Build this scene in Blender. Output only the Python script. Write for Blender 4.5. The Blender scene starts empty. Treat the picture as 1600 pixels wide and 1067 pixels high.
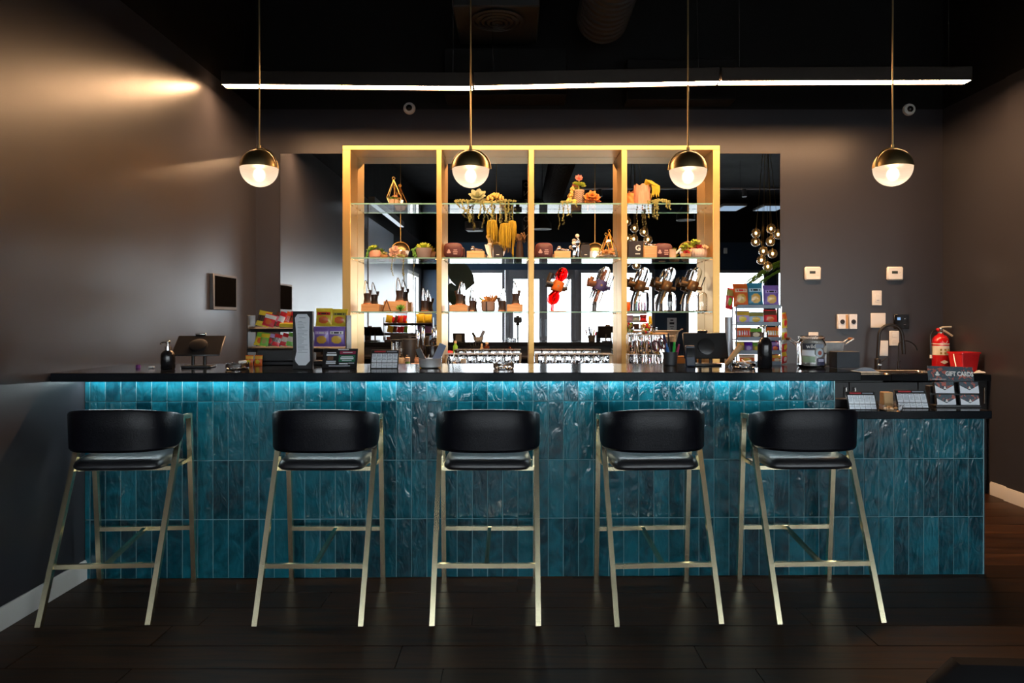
import bpy, bmesh, math, random
from mathutils import Vector, Matrix
random.seed(11)
R = math.radians
PI = math.pi
SC = bpy.context.scene
COL = SC.collection
F, PX, PY, EYE = 1100.0, 809.0, 499.0, 1.344      # focal length in px, principal point, eye height

def at(px, py, D):
    return Vector(((px - PX) * D / F, D, EYE + (PY - py) * D / F))

# ------------------------------------------------------------------ camera, sky, exposure
cam = bpy.data.cameras.new('camera')
cam.sensor_width = 36.0
cam.lens = 36.0 * F / 1600.0
cam.shift_x = -9.0 / 1600.0
cam.shift_y = -34.5 / 1600.0
cam.clip_start = 0.02
camo = bpy.data.objects.new('camera', cam)
camo.location = (0, 0, EYE)
camo.rotation_euler = (R(90), 0, 0)
COL.objects.link(camo)
SC.camera = camo

W = bpy.data.worlds.new('sky')
SC.world = W
W.use_nodes = True
wn = W.node_tree.nodes
wn['Background'].inputs[0].default_value = (0.88, 0.95, 1.0, 1)     # bright overcast day outside the shop windows
wn['Background'].inputs[1].default_value = 7.5
SC.view_settings.view_transform = 'Standard'
SC.view_settings.look = 'None'
SC.view_settings.gamma = 1
SC.view_settings.use_curve_mapping = False
SC.view_settings.exposure = 0.35
LED_POWER, STRIP_POWER, GLOBE_POWER, BULB_POWER = 108.0, 42.0, 1.05, 36.0

# ------------------------------------------------------------------ mesh helpers
class MB:
    def __init__(s):
        s.V, s.Fc, s.MI, s.m, s.T = [], [], [], 0, Matrix()
    def add(s, vs, fs):
        o = len(s.V)
        s.V += [tuple(s.T @ Vector(v)) for v in vs]
        for f in fs:
            s.Fc.append([i + o for i in f]); s.MI.append(s.m)
        return s
    def box(s, c, d, b=0.0):
        c = Vector(c); hx, hy, hz = d[0] / 2, d[1] / 2, d[2] / 2
        S = [(x, y, z) for x in (-1, 1) for y in (-1, 1) for z in (-1, 1)]
        if b <= 0:
            vs = [c + Vector((x * hx, y * hy, z * hz)) for x, y, z in S]
            return s.add(vs, [(0, 1, 3, 2), (4, 6, 7, 5), (0, 4, 5, 1), (2, 3, 7, 6), (0, 2, 6, 4), (1, 5, 7, 3)])
        b = min(b, hx * .95, hy * .95, hz * .95)
        vs = []
        for x, y, z in S:
            vs += [c + Vector((x * hx, y * (hy - b), z * (hz - b))), c + Vector((x * (hx - b), y * hy, z * (hz - b))),
                   c + Vector((x * (hx - b), y * (hy - b), z * hz))]
        fs = []
        I = lambda x, y, z, k: 3 * S.index((x, y, z)) + k
        for q in (-1, 1):
            fs.append([I(q, a, e, 0) for a, e in ((-1, -1), (1, -1), (1, 1), (-1, 1))])
            fs.append([I(a, q, e, 1) for a, e in ((-1, -1), (1, -1), (1, 1), (-1, 1))])
            fs.append([I(a, e, q, 2) for a, e in ((-1, -1), (1, -1), (1, 1), (-1, 1))])
            for p in (-1, 1):
                fs.append([I(q, p, -1, 0), I(q, p, 1, 0), I(q, p, 1, 1), I(q, p, -1, 1)])
                fs.append([I(q, -1, p, 0), I(q, 1, p, 0), I(q, 1, p, 2), I(q, -1, p, 2)])
                fs.append([I(-1, q, p, 1), I(1, q, p, 1), I(1, q, p, 2), I(-1, q, p, 2)])
        for x, y, z in S:
            fs.append([I(x, y, z, 0), I(x, y, z, 1), I(x, y, z, 2)])
        return s.add(vs, fs)
    def lathe(s, prof, n=16, c=(0, 0, 0), sx=1, sy=1, close=True):
        c = Vector(c); vs = []
        for r, z in prof:
            for k in range(n):
                a = 2 * PI * k / n
                vs.append(c + Vector((r * sx * math.cos(a), r * sy * math.sin(a), z)))
        fs = [(i * n + k, i * n + (k + 1) % n, (i + 1) * n + (k + 1) % n, (i + 1) * n + k) for i in range(len(prof) - 1) for k in range(n)]
        if close:
            fs += [tuple(range(n)), tuple((len(prof) - 1) * n + k for k in range(n))]
        return s.add(vs, fs)
    def shell(s, prof, n=20, c=(0, 0, 0), th=.0035, sx=1, sy=1):        # closed double wall of a turned vessel
        inner = [(max(.0008, r - th), z) for r, z in prof]
        return s.lathe(prof + inner[::-1] + [prof[0]], n, c, sx, sy, close=False)
    def ball(s, c, r, n=12, rings=8, sc=(1, 1, 1)):
        c = Vector(c)
        prof = [(max(1e-4, r * math.sin(PI * i / rings)), -r * math.cos(PI * i / rings)) for i in range(rings + 1)]
        T0 = s.T
        s.T = T0 @ Matrix.Translation(c) @ Matrix.Diagonal((*sc, 1))
        s.lathe(prof, n)
        s.T = T0
        return s
    def tube(s, pts, r, n=8, closed=False, sq=False):
        pts = [Vector(p) for p in pts]; N = len(pts)
        rs = r if isinstance(r, (list, tuple)) else [r] * N
        vs = []; up = None
        for i in range(N):
            if closed:
                d = (pts[(i + 1) % N] - pts[i - 1])
            else:
                d = pts[min(i + 1, N - 1)] - pts[max(i - 1, 0)]
            d = d.normalized() if d.length > 1e-9 else Vector((0, 0, 1))
            if up is None:
                up = Vector((0, 0, 1)) if abs(d.z) < .9 else Vector((0, 1, 0))
            sd = d.cross(up)
            sd = sd.normalized() if sd.length > 1e-6 else d.orthogonal().normalized()
            up = sd.cross(d).normalized()
            for k in range(n):
                a = 2 * PI * (k + (.5 if sq else 0)) / n
                vs.append(pts[i] + (sd * math.cos(a) + up * math.sin(a)) * rs[i])
        L = N if closed else N - 1
        fs = [(i * n + k, i * n + (k + 1) % n, ((i + 1) % N) * n + (k + 1) % n, ((i + 1) % N) * n + k) for i in range(L) for k in range(n)]
        if not closed:
            fs += [tuple(range(n)), tuple((N - 1) * n + k for k in range(n))]
        return s.add(vs, fs)
    def cyl(s, p0, p1, r0, r1=None, n=12):
        return s.tube([p0, p1], [r0, r0 if r1 is None else r1], n)
    def bar(s, p0, p1, w):                       # square bar
        return s.tube([p0, p1], w * .7071, 4, sq=True)
    def prism(s, poly, y0, y1):                  # polygon in x,z extruded along y
        n = len(poly)
        vs = [(x, y0, z) for x, z in poly] + [(x, y1, z) for x, z in poly]
        return s.add(vs, [tuple(range(n)), tuple(range(n, 2 * n))] + [(k, (k + 1) % n, n + (k + 1) % n, n + k) for k in range(n)])
    def surf(s, f, nu, nv, mi=None, cu=False):
        vs = [f(i / nu, j / nv) for i in range(nu if cu else nu + 1) for j in range(nv + 1)]
        fs = []
        for i in range(nu):
            for j in range(nv):
                i2 = (i + 1) % nu if cu else i + 1
                fs.append((i * (nv + 1) + j, i2 * (nv + 1) + j, i2 * (nv + 1) + j + 1, i * (nv + 1) + j + 1))
        m0 = len(s.Fc); s.add(vs, fs)
        if mi:
            for q in range(nu * nv):
                s.MI[m0 + q] = mi((q // nv + .5) / nu, (q % nv + .5) / nv)
        return s
    def build(s, name, mats, parent=None, angle=38, loc=None, keep=False):
        me = bpy.data.meshes.new(name)
        me.from_pydata(s.V, [], s.Fc)
        if not isinstance(mats, (list, tuple)): mats = [mats]
        for m in mats: me.materials.append(m)
        me.polygons.foreach_set('material_index', [min(i, len(mats) - 1) for i in s.MI])
        if not keep:
            bm = bmesh.new(); bm.from_mesh(me)
            bmesh.ops.recalc_face_normals(bm, faces=bm.faces)
            bm.to_mesh(me); bm.free()
        me.polygons.foreach_set('use_smooth', [True] * len(me.polygons))
        me.set_sharp_from_angle(angle=R(angle))
        me.update()
        return link(name, me, parent, loc)

def link(name, me, parent=None, loc=None, rot=None):
    o = bpy.data.objects.new(name, me)
    COL.objects.link(o)
    if parent: o.parent = parent
    if loc: o.location = loc
    if rot: o.rotation_euler = rot
    return o

def tag(o, label, cat, group=None):
    o['label'] = label; o['category'] = cat
    if group: o['group'] = group
    return o

def thing(name, label, cat, loc, rz=0.0, group=None, rx=0.0):
    o = bpy.data.objects.new(name, None)
    COL.objects.link(o)
    o.empty_display_size = .05
    o.location = loc; o.rotation_euler = (rx, 0, rz)
    return tag(o, label, cat, group)

def struct(o):
    o['kind'] = 'structure'; return o

def dup(root, loc, rz=None, label=None, sc=None):
    r = root.copy(); COL.objects.link(r); r.location = loc
    if rz is not None: r.rotation_euler = (0, 0, rz)
    if sc: r.scale = (sc, sc, sc)
    if label: r['label'] = label
    for ch in list(root.children):
        c = ch.copy(); COL.objects.link(c); c.parent = r
        for g in ch.children:
            d = g.copy(); COL.objects.link(d); d.parent = c
    return r

def text(name, s, size, parent, loc, rot, mat, ext=.0006, align='CENTER', xs=1.0, bold=0.0):
    cu = bpy.data.curves.new(name, 'FONT')
    cu.body = s; cu.size = size; cu.align_x = align; cu.align_y = 'CENTER'; cu.extrude = ext; cu.offset = bold
    cu.resolution_u = 2
    t = bpy.data.objects.new(name, cu); COL.objects.link(t)
    bpy.context.view_layer.update()
    me = bpy.data.meshes.new_from_object(t.evaluated_get(bpy.context.evaluated_depsgraph_get()))
    bpy.data.objects.remove(t)
    me.materials.clear(); me.materials.append(mat)
    o = link(name, me, parent, loc, rot)
    o.scale = (xs, 1, 1)
    return o

# ------------------------------------------------------------------ materials
def nt(name):
    m = bpy.data.materials.new(name); m.use_nodes = True
    t = m.node_tree; return m, t, t.nodes['Principled BSDF'], t.nodes, t.links

def mat(name, col, rough=.5, metal=0.0, var=.12, scale=25.0, bump=0.0, spec=.5, coat=0.0, stretch=None, rvar=.08, bscale=None, trans=0.0, sub=0.0):
    m, t, p, N, L = nt(name)
    tc = N.new('ShaderNodeTexCoord'); mp = N.new('ShaderNodeMapping'); no = N.new('ShaderNodeTexNoise')
    L.new(tc.outputs['Object'], mp.inputs[0]); L.new(mp.outputs[0], no.inputs['Vector'])
    if stretch: mp.inputs['Scale'].default_value = stretch
    no.inputs['Scale'].default_value = scale; no.inputs['Detail'].default_value = 3
    mx = N.new('ShaderNodeMix'); mx.data_type = 'RGBA'
    c = Vector(col)
    mx.inputs[6].default_value = (*(c * (1 - var)), 1); mx.inputs[7].default_value = (*[min(1, v) for v in c * (1 + var)], 1)
    L.new(no.outputs['Fac'], mx.inputs[0]); L.new(mx.outputs[2], p.inputs['Base Color'])
    mr = N.new('ShaderNodeMapRange')
    lo, hi = max(0, rough - rvar), min(1, rough + rvar)
    if lo < .28 < hi: lo, hi = (.285, hi) if rough >= .27 else (lo, .262)
    mr.inputs[3].default_value = lo; mr.inputs[4].default_value = hi
    L.new(no.outputs['Fac'], mr.inputs[0]); L.new(mr.outputs[0], p.inputs['Roughness'])
    p.inputs['Metallic'].default_value = metal
    p.inputs['Specular IOR Level'].default_value = spec
    p.inputs['Coat Weight'].default_value = coat
    p.inputs['Transmission Weight'].default_value = trans
    if bump:
        nb = no
        if bscale:
            nb = N.new('ShaderNodeTexNoise'); nb.inputs['Scale'].default_value = bscale; L.new(mp.outputs[0], nb.inputs['Vector'])
        b = N.new('ShaderNodeBump'); b.inputs['Strength'].default_value = bump; b.inputs['Distance'].default_value = .01
        L.new(nb.outputs['Fac'], b.inputs['Height']); L.new(b.outputs[0], p.inputs['Normal'])
    return m

def emit(name, col, k):
    m, t, p, N, L = nt(name)
    N.remove(p); e = N.new('ShaderNodeEmission'); e.inputs[0].default_value = (*col, 1); e.inputs[1].default_value = k
    L.new(e.outputs[0], N['Material Output'].inputs[0])
    return m

def thin_glass(name, tint=(1, 1, 1), ior=1.5, refl=1.0, rough=0.0, body=0.0, bodycol=(1, 1, 1)):
    """clear sheet glass: mirror-like by Fresnel on the outer faces, otherwise see-through"""
    m, t, p, N, L = nt(name)
    N.remove(p)
    fr = N.new('ShaderNodeFresnel'); fr.inputs[0].default_value = ior
    ge = N.new('ShaderNodeNewGeometry')
    inv = N.new('ShaderNodeMath'); inv.operation = 'SUBTRACT'; inv.inputs[0].default_value = 1; L.new(ge.outputs['Backfacing'], inv.inputs[1])
    mu = N.new('ShaderNodeMath'); mu.operation = 'MULTIPLY'; L.new(fr.outputs[0], mu.inputs[0]); L.new(inv.outputs[0], mu.inputs[1])
    m2 = N.new('ShaderNodeMath'); m2.operation = 'MULTIPLY'; L.new(mu.outputs[0], m2.inputs[0]); m2.inputs[1].default_value = refl; m2.use_clamp = True
    tr = N.new('ShaderNodeBsdfTransparent'); tr.inputs[0].default_value = (*tint, 1)
    gl = N.new('ShaderNodeBsdfGlossy'); gl.inputs['Roughness'].default_value = rough
    no = N.new('ShaderNodeTexNoise'); no.inputs['Scale'].default_value = 60
    src = tr
    if body:
        df = N.new('ShaderNodeBsdfTranslucent'); df.inputs[0].default_value = (*bodycol, 1)
        d2 = N.new('ShaderNodeBsdfDiffuse'); d2.inputs[0].default_value = (*bodycol, 1)
        ms = N.new('ShaderNodeMixShader'); ms.inputs[0].default_value = .5; L.new(df.outputs[0], ms.inputs[1]); L.new(d2.outputs[0], ms.inputs[2])
        mb = N.new('ShaderNodeMixShader'); mb.inputs[0].default_value = body
        L.new(tr.outputs[0], mb.inputs[1]); L.new(ms.outputs[0], mb.inputs[2]); src = mb
    mx = N.new('ShaderNodeMixShader')
    L.new(m2.outputs[0], mx.inputs[0]); L.new(src.outputs[0], mx.inputs[1]); L.new(gl.outputs[0], mx.inputs[2])
    L.new(mx.outputs[0], N['Material Output'].inputs[0])
    return m

def wood_mat(name, c1, c2, scale, rough, stretch=(1.2, 14, 14), bump=.15, rnd=.35, spec=.5):
    m, t, p, N, L = nt(name)
    tc = N.new('ShaderNodeTexCoord'); oi = N.new('ShaderNodeObjectInfo'); mp = N.new('ShaderNodeMapping')
    L.new(tc.outputs['Object'], mp.inputs[0]); mp.inputs['Scale'].default_value = stretch
    p.inputs['Specular IOR Level'].default_value = spec
    ml = N.new('ShaderNodeMath'); ml.operation = 'MULTIPLY'; ml.inputs[1].default_value = 53.0; L.new(oi.outputs['Random'], ml.inputs[0])
    cx = N.new('ShaderNodeCombineXYZ'); L.new(ml.outputs[0], cx.inputs[0]); L.new(ml.outputs[0], cx.inputs[1])
    L.new(cx.outputs[0], mp.inputs['Location'])
    no = N.new('ShaderNodeTexNoise'); no.inputs['Scale'].default_value = scale; no.inputs['Detail'].default_value = 6; no.inputs['Distortion'].default_value = .6
    L.new(mp.outputs[0], no.inputs['Vector'])
    cr = N.new('ShaderNodeValToRGB'); cr.color_ramp.elements[0].position = .32; cr.color_ramp.elements[1].position = .72
    cr.color_ramp.elements[0].color = (*c1, 1); cr.color_ramp.elements[1].color = (*c2, 1)
    L.new(no.outputs['Fac'], cr.inputs[0])
    hs = N.new('ShaderNodeHueSaturation'); L.new(cr.outputs[0], hs.inputs['Color'])
    mr = N.new('ShaderNodeMapRange'); mr.inputs[3].default_value = 1 - rnd; mr.inputs[4].default_value = 1 + rnd
    L.new(oi.outputs['Random'], mr.inputs[0]); L.new(mr.outputs[0], hs.inputs['Value'])
    L.new(hs.outputs[0], p.inputs['Base Color'])
    r2 = N.new('ShaderNodeMapRange'); r2.inputs[3].default_value = rough - .08; r2.inputs[4].default_value = rough + .1
    L.new(no.outputs['Fac'], r2.inputs[0]); L.new(r2.outputs[0], p.inputs['Roughness'])
    b = N.new('ShaderNodeBump'); b.inputs['Strength'].default_value = bump; b.inputs['Distance'].default_value = .004
    L.new(no.outputs['Fac'], b.inputs['Height']); L.new(b.outputs[0], p.inputs['Normal'])
    return m

def tile_mat():
    m, t, p, N, L = nt('teal_glazed_tile')
    tc = N.new('ShaderNodeTexCoord'); oi = N.new('ShaderNodeObjectInfo'); mp = N.new('ShaderNodeMapping')
    L.new(tc.outputs['Object'], mp.inputs[0])
    ml = N.new('ShaderNodeMath'); ml.operation = 'MULTIPLY'; ml.inputs[1].default_value = 91.0; L.new(oi.outputs['Random'], ml.inputs[0])
    cx = N.new('ShaderNodeCombineXYZ')
    for k in range(3): L.new(ml.outputs[0], cx.inputs[k])
    L.new(cx.outputs[0], mp.inputs['Location'])
    no = N.new('ShaderNodeTexNoise'); no.inputs['Scale'].default_value = 9; no.inputs['Detail'].default_value = 4; no.inputs['Distortion'].default_value = 1.2
    L.new(mp.outputs[0], no.inputs['Vector'])
    cr = N.new('ShaderNodeValToRGB')
    cr.color_ramp.elements[0].position = .25; cr.color_ramp.elements[1].position = .8
    cr.color_ramp.elements[0].color = (.0016, .027, .040, 1); cr.color_ramp.elements[1].color = (.007, .118, .160, 1)
    ad = N.new('ShaderNodeMath'); ad.operation = 'MULTIPLY_ADD'; L.new(oi.outputs['Random'], ad.inputs[0]); ad.inputs[1].default_value = .42; ad.inputs[2].default_value = -.2
    a2 = N.new('ShaderNodeMath'); L.new(no.outputs['Fac'], a2.inputs[0]); L.new(ad.outputs[0], a2.inputs[1])
    L.new(a2.outputs[0], cr.inputs[0]); L.new(cr.outputs[0], p.inputs['Base Color'])
    p.inputs['Roughness'].default_value = .07
    p.inputs['Specular IOR Level'].default_value = .58
    mp2 = N.new('ShaderNodeMapping'); mp2.inputs['Scale'].default_value = (1.0, 1, .42)
    L.new(tc.outputs['Object'], mp2.inputs[0]); L.new(cx.outputs[0], mp2.inputs['Location'])
    nb = N.new('ShaderNodeTexNoise'); nb.inputs['Scale'].default_value = 26; nb.inputs['Detail'].default_value = 2; nb.inputs['Distortion'].default_value = .8
    L.new(mp2.outputs[0], nb.inputs['Vector'])
    b = N.new('ShaderNodeBump'); b.inputs['Strength'].default_value = .75; b.inputs['Distance'].default_value = .008
    L.new(nb.outputs['Fac'], b.inputs['Height']); L.new(b.outputs[0], p.inputs['Normal'])
    return m

M = {}
M['navy'] = mat('charcoal_navy_wall_paint', (.035, .0335, .039), .30, var=.06, scale=3, bump=.05, bscale=260, rvar=.03)
M['black_paint'] = mat('black_plenum_paint', (.0045, .0045, .005), .65, var=.15, scale=4, spec=.25)
M['navyblue'] = mat('deep_blue_wall_paint', (.018, .045, .085), .45, var=.08, scale=3)
M['white'] = mat('white_plastic', (.78, .76, .72), .4, var=.03)
M['offwhite_trim'] = mat('white_baseboard_paint', (.6, .58, .54), .4, var=.05, scale=8)
M['floorbase'] = mat('subfloor', (.012, .008, .006), .5)
M['plank'] = wood_mat('dark_walnut_plank', (.013, .0052, .0022), (.058, .0235, .0085), 2.2, .44, spec=.2)
M['tile'] = tile_mat()
M['grout'] = mat('teal_grey_grout', (.12, .255, .285), .7, var=.1, scale=60)
M['blackstone'] = mat('black_stone_worktop', (.006, .0075, .010), .12, spec=.12, var=.25, scale=120, rvar=.04)
M['carcass'] = mat('black_cabinet_laminate', (.010, .010, .012), .4, var=.12, scale=10)
M['leather'] = mat('black_leather', (.0035, .004, .007), .34, spec=.22, var=.15, scale=40, bump=.12, bscale=220, rvar=.05)
M['seatleather'] = mat('black_seat_leather', (.007, .008, .011), .36, spec=.8, var=.15, scale=40, bump=.1, bscale=220, rvar=.04)
M['stoolgold'] = mat('polished_pale_brass', (.97, .87, .58), .235, 1.0, var=.04, scale=14, rvar=.025)
M['shelfgold'] = mat('brushed_gold_metal', (.74, .46, .16), .42, 1.0, var=.06, scale=6, stretch=(30, 30, 1.2), rvar=.06, bump=.04)
M['brass'] = mat('brushed_brass', (.62, .45, .20), .38, 1.0, var=.1, scale=8, stretch=(1, 1, 12), rvar=.08)
M['goldwire'] = mat('gold_wire', (.85, .6, .22), .25, 1.0)
M['steel'] = mat('stainless_steel', (.72, .70, .67), .22, 1.0, var=.06, scale=12)
M['galv'] = mat('galvanised_steel', (.55, .56, .56), .38, 1.0, var=.25, scale=22)
M['chrome'] = mat('chrome', (.85, .85, .86), .08, 1.0, var=.02)
M['darkmetal'] = mat('dark_bronze_metal', (.09, .075, .065), .4, .8, var=.1)
M['blackmatte'] = mat('matte_black_metal', (.012, .011, .011), .42, .3)
M['blackplastic'] = mat('black_plastic', (.012, .012, .013), .32)
M['charcoal'] = mat('charcoal_plastic', (.035, .036, .04), .45)
M['screen'] = mat('black_glass_screen', (.006, .006, .007), .06, rvar=.02)
M['greymetal'] = mat('grey_painted_metal', (.16, .17, .19), .45)
M['frame_alu'] = mat('grey_aluminium_frame', (.18, .19, .21), .4, .4)
M['duct'] = mat('dark_painted_duct', (.035, .034, .034), .5, .2, var=.15)
M['mirror'] = mat('mirror_silver', (.86, .87, .88), .0, 1.0, var=.0, rvar=0)
M['glass'] = thin_glass('clear_glass', (.98, .985, .985), 1.45, 1.3)
M['glass_shelf'] = thin_glass('shelf_glass', (.96, .985, .98), 1.52, 1.25)
M['glass_edge'] = thin_glass('green_glass_edge', (.72, .92, .88), 1.5, 1.0, body=.55, bodycol=(.45, .75, .72))
M['pane'] = thin_glass('window_glass', (.97, .98, .98), 1.5, .8)
M['smokeglass'] = thin_glass('tableware_glass', (.975, .97, .965), 1.5, 1.8, body=.07, bodycol=(.95, .93, .9))
def real_glass(name, col, rough=0.0, ior=1.45):
    m, t, p, N, L = nt(name)
    tc = N.new('ShaderNodeTexCoord'); no = N.new('ShaderNodeTexNoise'); no.inputs['Scale'].default_value = 30; L.new(tc.outputs['Object'], no.inputs['Vector'])
    b = N.new('ShaderNodeBump'); b.inputs['Strength'].default_value = .05; b.inputs['Distance'].default_value = .002; L.new(no.outputs['Fac'], b.inputs['Height']); L.new(b.outputs[0], p.inputs['Normal'])
    p.inputs['Base Color'].default_value = (*col, 1); p.inputs['Transmission Weight'].default_value = 1; p.inputs['Roughness'].default_value = rough; p.inputs['IOR'].default_value = ior
    return m
M['realglass'] = real_glass('blown_clear_glass', (.98, .975, .97))
M['redglass_r'] = real_glass('blown_red_glass', (.95, .04, .05), .0, 1.3)
M['redglass'] = thin_glass('red_glass', (.9, .05, .06), 1.5, 1.2, body=.35, bodycol=(.8, .02, .03))
M['amberglass'] = thin_glass('amber_glass', (.7, .22, .06), 1.5, 1.1, body=.3, bodycol=(.5, .13, .03))
M['bottleglass'] = mat('black_glass_bottle', (.010, .010, .012), .18, rvar=.04)
M['led'] = emit('warm_led_diffuser', (1.0, .57, .29), LED_POWER)
M['strip'] = emit('cool_white_led_strip', (.80, .95, 1.0), STRIP_POWER)
M['bulb'] = emit('warm_bulb', (1.0, .80, .55), BULB_POWER)
M['kraft'] = mat('kraft_card', (.55, .33, .15), .7, var=.1, scale=40)
M['lightwood'] = wood_mat('light_bamboo', (.50, .27, .11), (.68, .42, .20), 3.0, .5, (2, 30, 30), .1, .12)
M['paper'] = mat('white_paper', (.78, .81, .86), .6, var=.03)
M['print'] = mat('dark_print', (.03, .035, .05), .7)
M['greyprint'] = mat('grey_print', (.28, .31, .37), .7)
def C(name, col, rough=.4, **k):
    if name not in M: M[name] = mat(name, col, rough, **k)
    return M[name]

# ================================================================== THE ROOM
XL, XR, YB, YW = -2.239, 3.634, 6.02, -4.4
ZP, ZC = 3.14, 4.15                       # top of the painted wall, black deck above
Y0 = 3.643                                # face of the bar at the left wall
def wall(name, boxes, mats):
    b = MB()
    for c, d, mi in boxes:
        b.m = mi; b.box(c, d)
    return struct(b.build(name, mats))
T = .12
def vwall_x(x, y0, y1, side, z0=0, z1=ZP, mi=0):   # wall plane at x, thickness away from the room
    return ((x + side * T / 2, (y0 + y1) / 2, (z0 + z1) / 2), (T, y1 - y0, z1 - z0), mi)
wall('wall_left', [vwall_x(XL, -2.3, YB + T, -1), vwall_x(XL, -4.1, -2.3, -1, 2.38, ZP), vwall_x(XL, YW - T, -4.1, -1),
                   vwall_x(XL, YW - T, YB + T, -1, ZP, ZC, 1)], [M['navy'], M['black_paint']])
wall('wall_back', [((.7 + .3, YB + T / 2, ZP / 2), (6.9, T, ZP), 0), ((1.0, YB + T / 2, (ZP + ZC) / 2), (6.9, T, ZC - ZP), 1)], [M['navy'], M['black_paint']])
wall('wall_right', [vwall_x(XR, 5.22, YB, 1), vwall_x(XR - .015, 4.98, 5.22, 1), vwall_x(XR, 4.98, YB, 1, ZP, ZC, 1),
                    ((5.6, 5.04, ZP / 2), (3.75, .12, ZP), 0), ((5.6, 5.04, (ZP + ZC) / 2), (3.75, .12, ZC - ZP), 1)], [M['navy'], M['black_paint']])
wall('wall_far_right', [vwall_x(7.4, YW - T, 5.1, 1), vwall_x(7.4, YW - T, 5.1, 1, ZP, ZC, 1)], [M['navy'], M['black_paint']])
struct(MB().box((2.6, -19.6, -.14), (60, 30, .1)).build('ground', mat('pale_concrete_paving', (.22, .22, .21), .8, var=.2, scale=2)))
struct(MB().box((2.6, .8, ZC + .06), (10, 10.9, .12)).build('ceiling', M['black_paint']))

struct(MB().box((XL + .006, .45, 1.47), (.011, 2.1, 2.80), .002).build('trim_2', mat('pale_grey_wall_panel', (.55, .62, .72), .33, var=.12, scale=1.5)))
# window wall behind the camera (seen in the mirror)
ZH = 2.50
fw = MB()
for x0, x1 in ((XL, -1.66), (3.2, 3.93), (5.82, 6.03), (7.28, 7.4)):
    fw.box(((x0 + x1) / 2, YW - T / 2, ZP / 2), (x1 - x0, T, ZP))
fw.box((2.58, YW - T / 2, (ZH + ZP) / 2), (9.64, T, ZP - ZH))
fw.m = 1
fw.box((2.58, YW - T / 2, (ZP + ZC) / 2), (9.64, T, ZC - ZP))
struct(fw.build('wall_front', [M['navyblue'], M['black_paint']]))
def window(name, x0, x1, z0, z1, y=YW - .05, w=.07, mull=()):
    f = MB()
    f.box(((x0 + x1) / 2, y, z1 - w / 2), (x1 - x0, .06, w), .004); f.box(((x0 + x1) / 2, y, z0 + w / 2), (x1 - x0, .06, w), .004)
    for x in (x0 + w / 2, x1 - w / 2) + tuple(mull): f.box((x, y, (z0 + z1) / 2), (w, .06, z1 - z0 - 2 * w), .004)
    o = struct(f.build(name, M['frame_alu']))
    MB().box(((x0 + x1) / 2, y, (z0 + z1) / 2), (x1 - x0 - 2 * w, .008, z1 - z0 - 2 * w)).build('pane', M['pane'], o)
    return o
window('window_1', -1.66, -.30, .02, ZH)
window('window_2', 1.42, 3.2, .02, ZH)
window('window_3', 3.93, 5.82, .02, ZH)
window('window_4', 6.03, 7.28, .02, ZH)
jamb = MB()
for x in (-.245, 1.385): jamb.box((x, YW - .05, ZH / 2), (.10, .08, ZH), .004)
jamb.box((.57, YW - .05, ZH - .06), (1.53, .08, .12), .004)
struct(jamb.build('trim_1', M['frame_alu']))
for k, (x0, x1) in enumerate(((-.196, .597), (.598, 1.336))):
    d = window('door_%d' % (k + 1), x0, x1, .01, ZH - .119, w=.095)
    hx = x1 - .05 if k == 0 else x0 + .05
    h = MB(); h.tube([(hx, YW - .02, .95), (hx, YW + .05, .95), (hx, YW + .05, 1.35), (hx, YW - .02, 1.35)], .012, 8)
    h.build('door_handle', M['frame_alu'], d)
# glazed side door in the left wall behind the camera
f = MB(); yc, hw = -3.2, .9
for y in (-4.06, -3.2, -2.34): f.box((XL - .05, y, 1.19), (.06, .08, 2.38), .004)
for z in (.04, 2.34): f.box((XL - .05, -3.2, z), (.06, 1.72, .08), .004)
dd = struct(f.build('door_3', M['white']))
MB().box((XL - .05, -3.2, 1.19), (.008, 1.7, 2.25)).build('pane', M['pane'], dd)

# floor: base slab and single planks
struct(MB().box((2.6, .8, -.032), (9.9, 10.8, .05)).build('floor', M['floorbase']))
FL = bpy.data.objects['floor']
pl = {}
PW = .19
row = 0
y = .62
while y < YB - .02:
    x = XL - random.uniform(0, 1.3)
    y1 = min(y + PW, YB)
    while x < 4.6:
        ln = random.choice((1.2, 1.5, 1.8))
        a, b = max(x, XL), min(x + ln, 4.6)
        if y > 5.0: b = min(b, XR)
        if b - a > .05:
            key = (round(b - a, 2), round(y1 - y, 2))
            if key not in pl:
                q = MB(); q.box((0, 0, -.0035), (key[0] - .003, key[1] - .003, .007), .0012)
                o = q.build('plank', M['plank'], FL); pl[key] = o.data
            else:
                o = link('plank', pl[key], FL)
            o.location = ((a + b) / 2, (y + y1) / 2, random.uniform(-.0006, 0))
        x += ln
    y += PW

# baseboards
def baseboard(name, x, y0, y1, side):
    b = MB()
    prof = [(0, .001), (.014, .001), (.014, .085), (.008, .10), (0, .10)]
    n = len(prof)
    vs = [(x + side * px, y0, z) for px, z in prof] + [(x + side * px, y1, z) for px, z in prof]
    b.add(vs, [tuple(range(n)), tuple(range(n, 2 * n))] + [(k, (k + 1) % n, n + (k + 1) % n, n + k) for k in range(n)])
    return struct(b.build(name, M['offwhite_trim']))
baseboard('baseboard_left', XL, -2.2, Y0 - .005, 1)
baseboard('baseboard_right', XR, 5.225, 5.40, -1)
baseboard('baseboard_right', XR - .015, 4.99, 5.225, -1)

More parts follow.
